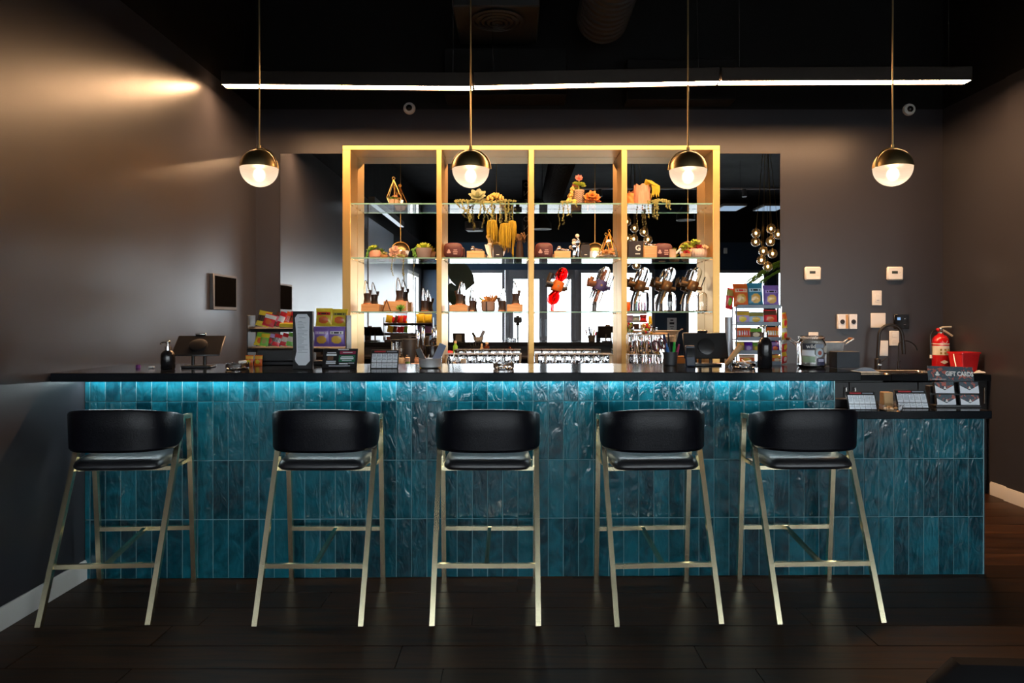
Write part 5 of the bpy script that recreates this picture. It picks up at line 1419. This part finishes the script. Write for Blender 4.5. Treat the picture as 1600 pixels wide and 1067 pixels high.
q = MB()
for x, hh in ((-.03, .05), (.0, .07), (.026, .05)): q.tube([(x * .5, 0, .03), (x, 0, .03 + hh)], .003, 5); rosette(q, Vector((x, -.003, .035 + hh)), .026, 2, 6, (0, -.5, 1), .5, .5); rosette(q, Vector((x, -.003, .028 + hh * .5)), .024, 1, 6, (0, -.5, 1), .5, .5)
q.build('sprigs', LY, t)
q = MB(); rosette(q, Vector((.0, -.02, .036)), .034, 3, 8, (0, -.7, .8), .5, .5); q.build('red_rosette', C('crimson_succulent', (.36, .015, .02), .5), t)

# ---------------- top shelf
t = thing('succulent_arrangement', 'long succulent arrangement with trailing vines on the top shelf', 'plant', on(0, 758, 5.83))
q = MB(); q.lathe([(.10, 0), (.16, .004), (.15, .018), (.05, .028)], 20, sy=.35); q.build('moss_base', OV, t)
f_ = Vector((0, -.75, .7)).normalized(); a_ = f_.orthogonal().normalized(); b_ = f_.cross(a_)
for i, (nn, ln, el) in enumerate(((7, .078, .12), (6, .064, .5), (4, .046, .95))):
    for j in range(nn):
        an = 2 * PI * (j + .5 * i) / nn
        d = (a_ * math.cos(an) + b_ * math.sin(an)) * math.cos(el) + f_ * math.sin(el)
        q = MB(); leaf(q, Vector((0, 0, 0)), d, f_, ln, ln * .62, .006, .22)
        o = q.build('large_leaf', SG, t); o.location = (-.062, -.005, .062)
q = MB()
for k in range(34):
    a = k * 2.4; rr_ = .070 * math.sqrt(k / 34); q.ball((.085 + rr_ * math.cos(a) * 1.1, -.01 + rr_ * math.sin(a) * .6, .026 + .055 * (1 - (rr_ / .074) ** 2) + .006 * (k % 2)), .0105, 8, 6, (1, 1, 1.35))
q.build('bead_cluster', YC, t)
q = MB()
for x0, x1, dz, dp in ((-.24, -.16, .012, -.083), (-.19, -.13, .014, -.15), (-.14, -.12, .014, -.16), (-.02, -.05, .012, -.13), (-.02, .05, .014, -.15), (.06, .055, .014, -.11), (.13, .12, .016, -.17), (.17, .17, .016, -.15), (.2, .19, .018, -.08)):
    vine(q, [(x0 * .8, -.03, dz + .004), (x0, -.09, dz + .003), (x0 * .8 + x1 * .2, -.104, -.01), (x0 * .6 + x1 * .4, -.10, dp * .4), (x1 + .01, -.10, dp * .7), (x1, -.10, dp)], 26, .0058)
for x0, x1 in ((-.25, -.06), (.1, .25)):
    vine(q, [(x0, -.050, .018), ((x0 + x1) / 2, -.052, .024), (x1, -.05, .018)], 30, .0085)
q.build('trailing_vines', OV, t)
t = thing('patterned_vase', 'patterned tan vase with a pink flower and yellow buds on the top shelf', 'plant', on(0, 904.5)); 
MB().lathe([(.034, 0), (.042, .008), (.045, .06), (.043, .10), (.046, .124), (.040, .124), (.036, .10), (.001, .09)], 30, close=False).build('vase', C('tan_ceramic', (.42, .29, .19), .55), t)
q = MB()
for j in range(6):
    z = .018 + .017 * j; rr_ = .0455 if j < 3 else .0445
    q.tube([(rr_ * math.cos(2 * PI * k / 48), rr_ * math.sin(2 * PI * k / 48), z + (.005 if k % 4 in (0, 1) else -.003)) for k in range(48)], .0022, 5, closed=True)
q.build('zigzag_relief', C('dark_glaze', (.12, .07, .045), .5), t)
q = MB()
for p_, r in (((-.004, 0, .165), .04), ((.024, 0, .168), .034), ((-.026, 0, .172), .034), ((.034, -.01, .150), .03)): rosette(q, Vector(p_), r, 2, 6, (0, -.6, 1), .6, .5)
q.tube([(0, 0, .08), (0, 0, .21)], .006, 6); q.build('lime_leaves', LY, t)
q = MB(); rosette(q, Vector((-.002, -.006, .218)), .036, 3, 8, (0, -.9, .5), .6, .5); q.build('pink_flower', C('coral_flower', (.66, .20, .15), .5, var=.2), t)
q = MB()
for k in range(34): q.ball((-.05 - .035 * (k / 34) + rnd.uniform(-.012, .012), -.02 + rnd.uniform(-.012, .012), .142 - .118 * k / 34 + rnd.uniform(-.008, .008)), .0095, 7, 5, (1, 1, 1.2))
q.build('yellow_buds', YC, t)
q = MB()
for k in range(10): q.ball((-.09 + .018 * (k % 5) + rnd.uniform(-.006, .006), -.03, .015 + .016 * (k // 5)), .013, 8, 6)
q.build('yellow_pods', C('lemon_succulent', (.66, .46, .08), .5), t)
q = MB()
for x in (-.145, -.105): vine(q, [(x * .5, -.03, .012), (x, -.118, .012), (x, -.130, -.01), (x + .008, -.126, -.09), (x, -.126, -.15 if x < -.12 else -.11)], 22, .0052)
vine(q, [(-.15, -.04, .017), (-.06, -.045, .018)], 20, .008); vine(q, [(-.03, -.06, .01), (-.034, -.118, .01), (-.035, -.128, -.02), (-.03, -.126, -.035)], 8, .005); q.build('trailing_vines', OV, t)
t = thing('orange_flowers', 'cluster of orange succulent flowers right of the patterned vase', 'plant', on(0, 925, 5.83)); q = MB()
for p_, r in (((0, 0, .075), .045), ((-.035, 0, .055), .04), ((.03, 0, .05), .042)): rosette(q, Vector(p_), r, 3, 6, (0, -.9, .6), .65, .5)
q.tube([(0, .01, 0), (0, .01, .075)], .008, 6); q.build('petals', OR, t)
q = MB(); rosette(q, Vector((-.01, -.01, .025)), .045, 3, 8, (0, -.6, 1), .5, .5); rosette(q, Vector((.04, -.01, .02)), .035, 2, 7, (.3, -.6, 1), .5, .5); q.build('rust_leaves', C('rust_succulent', (.36, .10, .03), .5, var=.3), t)
t = thing('bark_pot', 'pink and orange bark textured pot with drooping yellow fingers on the top shelf', 'plant', on(0, 1003))
def bark(u, v):
    a = 2 * PI * u; r = .066 + .0035 * math.sin(9 * a + 3 * math.sin(5 * v)) + .003 * math.sin(17 * a)
    return (r * math.cos(a), r * .8 * math.sin(a), .165 * v + (.008 * math.sin(7 * a) if v > .9 else 0))
q = MB(); q.surf(bark, 44, 8, cu=True); q.Fc.append([k * 9 for k in range(44)]); q.MI.append(0)
q.build('pot', C('pink_bark', (.58, .27, .17), .6, var=.45, scale=14, stretch=(6, 6, .8)), t)
q = MB()
for k in range(12):
    a = -.7 + k * .13; x1 = .05 + .055 * math.cos(a); 
    q.tube([(.01 + .004 * k, -.01, .15), (.03 + .003 * k, -.03 - .002 * k, .205 - .003 * k), (.07 + .006 * k, -.04, .19 - .004 * k), (.085 + .0045 * k, -.042, .12), (.072 + .006 * k, -.04, .055 + .007 * ((k * 5) % 7))], [.005, .008, .009, .008, .002], 6)
q.build('drooping_fingers', MU, t)
t = thing('orange_rough_pot', 'small rough orange pot beside the post left of the bark pot', 'pot', on(0, 984.5, 5.83))
q = MB(); q.surf(lambda u, v: ((.032 + .004 * math.sin(26 * u + 9 * v) * math.sin(14 * v)) * math.cos(2 * PI * u), (.03 + .004 * math.sin(22 * u + 11 * v)) * math.sin(2 * PI * u), .09 * v), 30, 10, cu=True)
q.Fc += [[k * 11 for k in range(30)], [k * 11 + 10 for k in range(30)]]; q.MI += [0, 0]
q.build('pot', C('orange_rough_clay', (.64, .24, .05), .7, var=.4, scale=60), t)
t = thing('trailing_string_plant', 'small trailing olive plant hanging over the top shelf in the right bay', 'plant', on(0, 1030, 5.80)); q = MB()
vine(q, [(-.06, .0, .018), (-.02, -.01, .026), (.03, -.01, .03), (.075, 0, .018)], 60, .0085)
for x, dp in ((-.045, -.055), (-.03, -.05), (-.10, -.13), (-.055, -.12), (-.03, -.14), (.045, -.05), (.07, -.06)): vine(q, [(x * .5, -.02, .014), (x, -.056, .013), (x, -.070, -.008), (x + .005, -.066, dp)], 16, .0065)
q.build('trailing_vines', OV, t)

# ================================================================== BACK COUNTER BEHIND THE BAR
GL = M['glass']
tg = thing('drinking_glass', '', 'drinking glass', (0, 0, 0), 0, 'rows of drinking glasses')
MB().lathe([(.001, .0), (.028, .0), (.030, .004), (.036, .150), (.0335, .150), (.0285, .022), (.001, .018)], 16, close=False).build('tumbler', M['realglass'], tg)
MB().lathe([(.0345, .149), (.0365, .150), (.0365, .1515), (.0335, .1515)], 16, close=False).build('rim', M['paper'], tg)
OD = 'first second third fourth fifth sixth seventh eighth'.split(); RW = ('front', 'middle', 'back')
first = True
def put_glass(p, lb):
    global first
    o = tg if first else dup(tg, p)
    o.location = p; o['label'] = lb; first = False
for i in range(8):
    for j in range(3):
        put_glass(Vector(((702 + 15.1 * i - PX) * 5.52 / F, 5.52 + .079 * j, ZB + .0005)), 'clear drinking glass, %s from left, %s row, block left of the middle gold post' % (OD[i], RW[j]))
for i in range(8):
    for j in range(3):
        put_glass(Vector(((844 + 15.3 * i - PX) * 5.52 / F, 5.52 + .079 * j, ZB + .0005)), 'clear drinking glass, %s from left, %s row, block right of the middle gold post' % (OD[i], RW[j]))
for i in range(4):
    for j in range(2):
        for k in range(2):
            put_glass(Vector(((988 + 15 * i - PX) * 5.52 / F, 5.52 + .080 * j, ZB + .0005 + .1515 * k)), 'clear drinking glass, %s from left, %s row, %s layer of the stack behind the pens' % (OD[i], RW[2 * j], ('lower', 'upper')[k]))
def canister(name, label, px, D, r, h, m, lid=None):
    t = thing(name, label, 'canister', onback(px, D))
    MB().lathe([(r * .96, 0), (r, .006), (r, h - .02), (r * .97, h - .012)], 26).build('body', m, t)
    MB().lathe([(r * 1.02, h - .018), (r * 1.02, h - .004), (r * .9, h), (.014, h + .001), (.014, h + .022), (.002, h + .024)], 26).build('lid', lid or m, t)
    return t
canister('black_canister', 'tall black canister with a knob lid by the second gold post', 640, 5.62, .060, .270, M['charcoal'])
canister('dark_canister', 'short dark canister left of the second gold post', 675, 5.66, .055, .215, M['bottleglass'])
t = thing('glass_cylinder', 'tall clear glass cylinder with a black lid left of the canister', 'jar', onback(620, 5.52)); MB().lathe([(.04, 0), (.042, .005), (.042, .25), (.039, .25), (.038, .008), (.001, .006)], 24, close=False).build('cylinder', M['realglass'], t)
MB().lathe([(.046, .25), (.047, .254), (.047, .264), (.04, .268)], 24).build('lid', M['blackplastic'], t)
def water_pipe(label, px, D, h, col):
    t = thing('glass_water_pipe', label, 'water pipe', onback(px, D), 0, 'tall glass water pipes')
    MB().lathe([(.03, 0), (.032, .004), (.028, .02), (.026, .12), (.018, .14), (.015, h - .01), (.018, h), (.014, h), (.012, .14)], 18, close=False).build('tube', M['realglass'], t)
    MB().lathe([(.024, .02), (.027, .05), (.025, .09), (.028, .11), (.02, .125)], 16).build('coloured_chamber', col, t)
    MB().tube([(.02, -.01, .09), (.04, -.02, .12), (.05, -.024, .15)], .007, 8).build('stem', M['realglass'], t)
    return t
water_pipe('tall glass water pipe with a pink patterned chamber, left of two', 653, 5.52, .345, C('peach_glass', (.62, .38, .28), .3, var=.4, scale=50))
water_pipe('tall glass water pipe with a cream chamber, right of two', 661, 5.58, .375, C('cream_swirl_glass', (.60, .50, .36), .3, var=.4, scale=50))
water_pipe('slim glass water pipe with a cream foot beside the price card', 627.5, 5.46, .20, C('cream_swirl_glass', (.60, .50, .36), .3))
for px, D, w, h, lb in ((568, 5.50, .085, .062, 'kraft box on the back worktop behind the promo sign'), (652, 5.43, .10, .075, 'kraft box on the back worktop behind the steel bowl'), (672, 5.50, .05, .07, 'smaller kraft box half behind the steel bowl'), (1112, 5.48, .18, .075, 'wide kraft box on the back worktop behind the right tablet')):
    t = thing('kraft_box', lb, 'box', onback(px, D), R(4), 'kraft boxes on the back worktop')
    MB().box((0, 0, h / 2), (w, .07, h), .0015).build('carton', C('kraft_orange', (.55, .28, .09), .65), t)
    MB().box((0, 0, h + .003), (w + .004, .074, .012), .0015).build('lid', C('kraft_orange', (.55, .28, .09), .65), t)
t = thing('trinket_jar', 'square jar of colourful trinkets on top of the stacked glasses', 'jar', onback(1011, 5.56) + Vector((0, 0, .3045))); MB().box((0, 0, .045), (.085, .075, .09), .012).build('jar', M['realglass'], t)
q = MB(); MIX = [C(*REDF), C(*GOLD), C(*GREEN), C(*BROWN), C(*CREAM)]
for k in range(40): q.m = k % 5; q.ball((rnd.uniform(-.03, .03), rnd.uniform(-.025, .025), rnd.uniform(.014, .074)), .010, 6, 4)
o = q.build('trinkets', MIX, t); o['kind'] = 'stuff'
q = MB(); q.box((0, 0, .008), (.12, .024, .015), .003); o = q.build('wooden_scoop', M['lightwood']); o.location = onback(1031, 5.53) + Vector((0, 0, .3045)); tag(o, 'light wooden bar lying on the stacked glasses beside the trinket jar', 'wood bar')

# things on the staff shelf behind the bar, seen in the mirror
def staff(px, dz=0, D=4.24):
    Dv = 2 * YB - D
    return Vector(((px - PX) * Dv / F, D + .02, .9465 + dz))
pcl = staff(744)
t = thing('tool_cup', 'clear cup of slim metal tools reflected in the mirror above the glasses', 'cup', pcl, 0)
MB().lathe([(.034, 0), (.038, .13), (.035, .13), (.031, .004), (.001, .004)], 18, close=False).build('cup', M['realglass'], t)
for k in range(5):
    q = MB(); a = -.3 + .15 * k; q.cyl((.01 * (k - 2), 0, .01), (.01 * (k - 2) + math.sin(a) * .2, .01, .17 + .03 * (k % 3)), .004, .003, 6); q.build('tool', (M['steel'], M['blackplastic'])[k % 2], t)
for px, m, h, r, lb, nm in ((761, M['amberglass'], .14, .03, 'amber glass bottle reflected above the glasses', 'amber_bottle'), (753, C('cream_bottle', (.58, .42, .22), .4), .12, .018, 'small cream capped bottle reflected above the glasses', 'cream_bottle'), (712, C(*GREEN), .15, .026, 'green and red bottle reflected at the left of the glasses', 'green_bottle')):
    t = thing(nm, lb, 'bottle', staff(px, 0, 4.33)); MB().lathe([(r * .95, 0), (r, .005), (r, h * .7), (r * .5, h * .84), (r * .5, h)], 18).build('body', m, t); MB().lathe([(r * .56, h - .012), (r * .56, h + .012), (r * .4, h + .014)], 14).build('cap', C(*CREAM), t)
o = MB().ball((0, 0, .028), .05, 14, 8, (1, .8, .55)).build('red_pouch', C(*REDF)); o.location = staff(703); tag(o, 'red pouch reflected at the left end above the glasses', 'pouch')
o = MB().ball((0, 0, .024), .04, 14, 8, (1, .8, .6)).build('red_lump', C('scarlet', (.6, .01, .03), .5)); o.location = staff(726); tag(o, 'small bright red lump reflected above the glasses', 'pouch')
t = thing('amber_hand_pipe', 'amber glass hand pipe reflected above the glasses by the middle post', 'pipe', staff(802)); MB().tube([(.05, 0, .035), (.01, 0, .04), (-.03, 0, .07), (-.05, 0, .09)], [.03, .026, .014, .018], 12).build('body', M['amberglass'], t); MB().lathe([(.02, 0), (.022, .012)], 14, (.04, 0, 0)).build('foot', M['amberglass'], t)
# ================================================================== FRONT ROOM (behind the camera, seen in the mirror)
def mirr(px, py, Y):                          # real point whose mirror image falls at that pixel
    Dv = 2 * YB - Y
    return Vector(((px - PX) * Dv / F, Y, EYE + (PY - py) * Dv / F))
# camera on a tripod
tp = thing('camera_tripod', 'black camera on a tripod reflected in the mirror before the door', 'camera', (0, -.12, 0))
MB().box((0, 0, 1.335), (.14, .07, .10), .012).build('camera_body', M['blackplastic'], tp)
MB().cyl((0, .03, EYE), (0, .085, EYE), .038, .036, 20).build('lens', M['blackplastic'], tp)
MB().box((0, 0, 1.395), (.06, .05, .03), .01).build('viewfinder', M['blackplastic'], tp)
MB().cyl((0, 0, .62), (0, 0, 1.285), .014, n=12).build('column', M['blackmatte'], tp)
MB().lathe([(.03, 1.24), (.034, 1.26), (.03, 1.285)], 16).build('head', M['blackmatte'], tp)
for k in range(3):
    a = R(90 + 120 * k); MB().cyl((.02 * math.cos(a), .02 * math.sin(a), .98), (.42 * math.cos(a), .42 * math.sin(a), .0), .016, .011, 10).build('leg', M['blackmatte'], tp)
# armchair at the right front
ac = thing('lounge_chair', 'black lounge chair whose back edge shows at the lower right', 'chair', (1.165, 1.23, 0), R(177))
FAB = C('black_fabric', (.004, .004, .005), .8, spec=.2)
MB().box((0, -.06, .52), (.80, .12, .38), .045).build('backrest', FAB, ac)
MB().box((0, .28, .36), (.66, .58, .16), .05).build('seat', FAB, ac)
for sx in (-1, 1):
    MB().box((sx * .36, .27, .44), (.10, .60, .32), .04).build('arm', FAB, ac)
    for yy in (0, .52): MB().cyl((sx * .34, yy, .29), (sx * .36, yy + .0, 0), .018, .014, 10).build('leg', M['blackmatte'], ac)
# globe clusters
M['clusterglass'] = thin_glass('amber_tinted_globe', (.95, .9, .8), 1.5, 2.2, body=.10, bodycol=(.9, .65, .35))
def cluster(label, pts, Y):
    c = sum((mirr(px, py, Y) for px, py in pts), Vector()) / len(pts)
    t = thing('globe_cluster', label, 'pendant lamp', (c.x, Y, ZC - .003), 0, 'clear glass globe clusters')
    MB().lathe([(.16, 0), (.16, -.03), (.15, -.035)], 24).build('canopy', M['blackmatte'], t)
    for i, (px, py) in enumerate(pts):
        p = mirr(px, py, Y + .05 * ((i * 7) % 5 - 2)); l = Vector((p.x - c.x, p.y - Y, p.z - ZC))
        g_ = MB().ball((0, 0, 0), .070, 18, 12).build('globe', M['clusterglass'], t); g_.location = l
        MB().ball((0, 0, .0), .018, 12, 8, (1, 1, 1.5)).build('bulb', emit('amber_bulb', (1, .62, .25), 9) if 'ab' not in M else M['ab'], g_)
        if 'ab' not in M: M['ab'] = bpy.data.materials['amber_bulb']
        q = MB(); q.cyl((0, 0, .018), (0, 0, .075), .014, n=10); q.cyl((0, 0, .07), (-l.x * .85, -l.y * .85, -l.z - .03), .0022, n=5); q.build('cord', M['brass'], g_)
    return t
cluster('cluster of clear glass globe lamps mirrored at the right end of the mirror', [(1180.5, 364), (1180, 377.5), (1204, 357), (1203, 377), (1192, 392), (1206.5, 396), (1189, 406), (1199, 416), (1215, 366)], 1.6)
cluster('cluster of clear glass globe lamps mirrored in the right bay of the shelf', [(991, 356), (1006, 362), (979, 346), (990, 373), (1012, 374), (994, 414), (980, 372), (978, 410)], 1.2)
# side linear light along the left wall
p0, p1 = mirr(581, 322, 2.39), mirr(628, 360, -.11)
t = thing('side_linear_light', 'white linear light along the left wall, slanting in the mirror', 'ceiling light', (-2.0, 1.14, 2.93))
MB().box((0, 0, .05), (.09, 2.5, .09), .003).build('housing', M['greymetal'], t); MB().box((0, 0, .003), (.075, 2.48, .006)).build('diffuser', emit('cool_diffuser', (.8, .9, 1), .8), t)
for yy in (-1.1, 1.1): MB().cyl((0, yy, .09), (0, yy, ZC - 2.935), .002, n=6).build('cable', M['steel'], t)
# hanging round drums
for px, py, lb in ((847, 358, 'black drum hanging from the ceiling, mirrored in the third bay'), (1071, 344, 'black drum hanging from the ceiling, mirrored in the right bay')):
    p = mirr(px, py, .04); t = thing('ceiling_drum', lb, 'speaker', p, 0, 'hanging black drums')
    MB().lathe([(.155, 0), (.158, .004), (.155, .10), (.06, .24)], 28).build('drum', M['blackmatte'], t); MB().lathe([(.140, -.003), (.157, -.006), (.163, .002), (.157, .008)], 28, close=False).build('rim', M['greymetal'], t)
    MB().cyl((0, 0, .235), (0, 0, ZC - p.z - .003), .006, n=8).build('rod', M['blackmatte'], t)
# track with spot heads
p = mirr(885, 295, -1.4)
t = thing('spot_track', 'grey ceiling track with two spot heads across the mirror', 'track light', (3.2, -1.4, p.z))
MB().box((.5, 0, .0), (5.4, .03, .03), .004).build('rail', M['paper'], t)
for px in (937, 1162):
    x = mirr(px, 300, -1.4).x - 3.2
    MB().cyl((x, 0, -.02), (x, .03, -.16), .04, .045, 14).build('spot_head', M['greymetal'], t)
for x in (-2, .5, 3): MB().cyl((x, 0, .015), (x, 0, ZC - p.z - .003), .004, n=6).build('rod', M['steel'], t)
# ceiling panel lights
for px, lb in ((1140, 'square ceiling panel light mirrored beside the gold shelf'), (1203, 'square ceiling panel light mirrored at the right end of the mirror')):
    p = mirr(px, 326, -.4); t = thing('panel_light', lb, 'ceiling light', p, 0, 'ceiling panel lights')
    MB().box((0, 0, .02), (.42, .60, .04), .004).build('frame', M['greymetal'], t); MB().box((0, 0, -.001), (.36, .54, .004)).build('diffuser', emit('panel_diffuser', (.55, .75, 1), .5), t)
    for sx in (-.18, .18): MB().cyl((sx, 0, .04), (sx, 0, ZC - p.z - .003), .002, n=6).build('cable', M['steel'], t)
# wall mounted heater box
p = mirr(741, 354, -.96)
t = thing('projector', 'grey grilled box hanging from the ceiling, mirrored in the second bay', 'projector', p, R(8))
MB().box((0, 0, 0), (.30, .26, .17), .015).build('case', M['greymetal'], t)
for k in range(9): MB().box((-.10 + .025 * k, .132, .02), (.008, .006, .09)).build('grille_bar', M['print'], t)
MB().box((0, .131, -.06), (.24, .006, .03)).build('white_panel', M['paper'], t); MB().cyl((0, 0, .085), (0, 0, ZC - p.z - .003), .012, n=8).build('rod', M['greymetal'], t)  # plain white panel under the grille bars, and the hanging rod
# poster, wall plate, blade sign on the window wall
p = mirr(1049.5, 507, YW + .004)
t = thing('wall_notice', 'pale paper notice on the blue pier between the windows', 'notice', p, 0); MB().box((0, 0, 0), (.22, .003, .31)).build('sheet', M['paper'], t)
q = MB()
for z, w, h in ((.10, .07, .03), (.03, .11, .05), (-.05, .09, .018), (-.09, .06, .014)): q.box((0, .002, z), (w, .001, h))
q.build('print', M['print'], t)
p = mirr(1133, 392, YW + .004); t = thing('exit_plate', 'small white plate on the blue wall above the window', 'wall plate', p); MB().box((0, .01, 0), (.08, .02, .13), .003).build('cover', M['white'], t)
p = mirr(822, 330, -2.2)
t = thing('blade_sign', 'narrow black hanging sign with upright white letters, mirrored by the middle post', 'sign', (p.x, -2.2, p.z)); MB().box((0, 0, 0), (.16, .03, 1.25), .003).build('board', M['blackplastic'], t)
for k, ch in enumerate('ONFCONN'):
    text('lettering', ch, .15, t, (0, .0155, .52 - .172 * k), (R(90), 0, R(180)), M['white'], .001)
MB().cyl((0, 0, .62), (0, 0, ZC - p.z - .003), .006, n=8).build('rod', M['blackmatte'], t)
# plants by the windows
def blade(q, pts, w, th=.003):
    pts = [Vector(p) for p in pts]; N = len(pts)
    P_ = []
    for i, c in enumerate(pts):
        d = (pts[min(i + 1, N - 1)] - pts[max(i - 1, 0)]).normalized(); sd = d.cross(Vector((0, 1, 0)))
        sd = sd.normalized() if sd.length > .05 else Vector((1, 0, 0)); ww = w * math.sin(PI * min(.97, max(.06, (i + .4) / N))) ** .7 / 2
        P_ += [c + sd * ww, c + Vector((0, th, 0)), c - sd * ww, c - Vector((0, th, 0))]
    q.add(P_, [(i * 4 + k, i * 4 + (k + 1) % 4, i * 4 + 4 + (k + 1) % 4, i * 4 + 4 + k) for i in range(N - 1) for k in range(4)] + [(0, 1, 2, 3), tuple(4 * N - 4 + k for k in range(4))])
DG = C('dark_leaf_green', (.018, .06, .018), .4, var=.3)
bp = thing('broad_leaf_plant', 'tall broad leaved plant before the window, mirrored in the second bay', 'plant', (-1.45, -.95, 0))
MB().lathe([(.16, 0), (.20, .02), (.22, .40), (.20, .40), (.19, .36), (.001, .36)], 24, close=False).build('pot', M['charcoal'], bp)
tip = mirr(735, 440, -.95) - Vector((-1.45, -.95, 0)); tip2 = mirr(705, 400, -.95) - Vector((-1.45, -.95, 0))
for k, (mid_, tp_, w) in enumerate((((.12, 0, 2.35), (tip.x, 0, tip.z - .1), .42), ((.02, .02, 2.5), (tip2.x - .05, .05, tip2.z + .2), .36), ((.1, -.1, 1.9), (.4, -.2, 1.6), .32))):
    m_, e_ = Vector(mid_), Vector(tp_)
    q = MB(); q.tube([(0, 0, .36), (m_ * .5).to_tuple()[:2] + (1.2,), m_], .012, 6); q.build('stalk', LG, bp)
    q = MB(); blade(q, [m_ + Vector((0, 0, -.05)), m_.lerp(e_, .25) + Vector((0, 0, .08)), m_.lerp(e_, .55) + Vector((0, 0, .07)), m_.lerp(e_, .8) + Vector((0, 0, .03)), e_], w); q.build('leaf', DG, bp)
pp = thing('palm', 'potted palm before the window, its fronds mirrored at the right end', 'plant', (5.02, 1.0, 0))
MB().lathe([(.15, 0), (.18, .02), (.20, .38), (.18, .38), (.17, .34), (.001, .34)], 24, close=False).build('pot', M['charcoal'], pp)
q = MB(); q.tube([(0, 0, .34), (.02, 0, 1.1), (0, 0, 2.28)], [.05, .04, .03], 8); q.build('trunk', C('palm_trunk', (.14, .09, .05), .8), pp)
for k, (dx, dy, dz) in enumerate(((-1.42, .0, -.38), (-1.28, .1, -.22), (-1.35, -.1, -.5), (.6, .1, .4), (.3, .4, .6), (.2, -.5, .5))):
    q = MB(); b0 = Vector((0, 0, 2.25)); e_ = b0 + Vector((dx, dy, dz))
    stem = [b0.lerp(e_, t_) + Vector((0, 0, .22 * math.sin(PI * t_))) for t_ in (0, .25, .5, .75, 1)]
    q.tube(stem, .006, 5)
    for j in range(14):
        t_ = .25 + .75 * j / 13; i = min(3, int(t_ * 4)); c = stem[i].lerp(stem[i + 1], t_ * 4 - i)
        d = Vector((dx, dy, 0)).normalized()
        for sg in (-1, 1):
            e2 = c + d * .22 + Vector((-d.y, d.x, 0)) * sg * .10 + Vector((0, 0, -.06 - .10 * t_)); blade(q, [c, c.lerp(e2, .5) + Vector((0, 0, .03)), e2], .016, .001)
    q.build('frond', C('palm_green', (.22, .46, .09), .45, var=.3), pp)
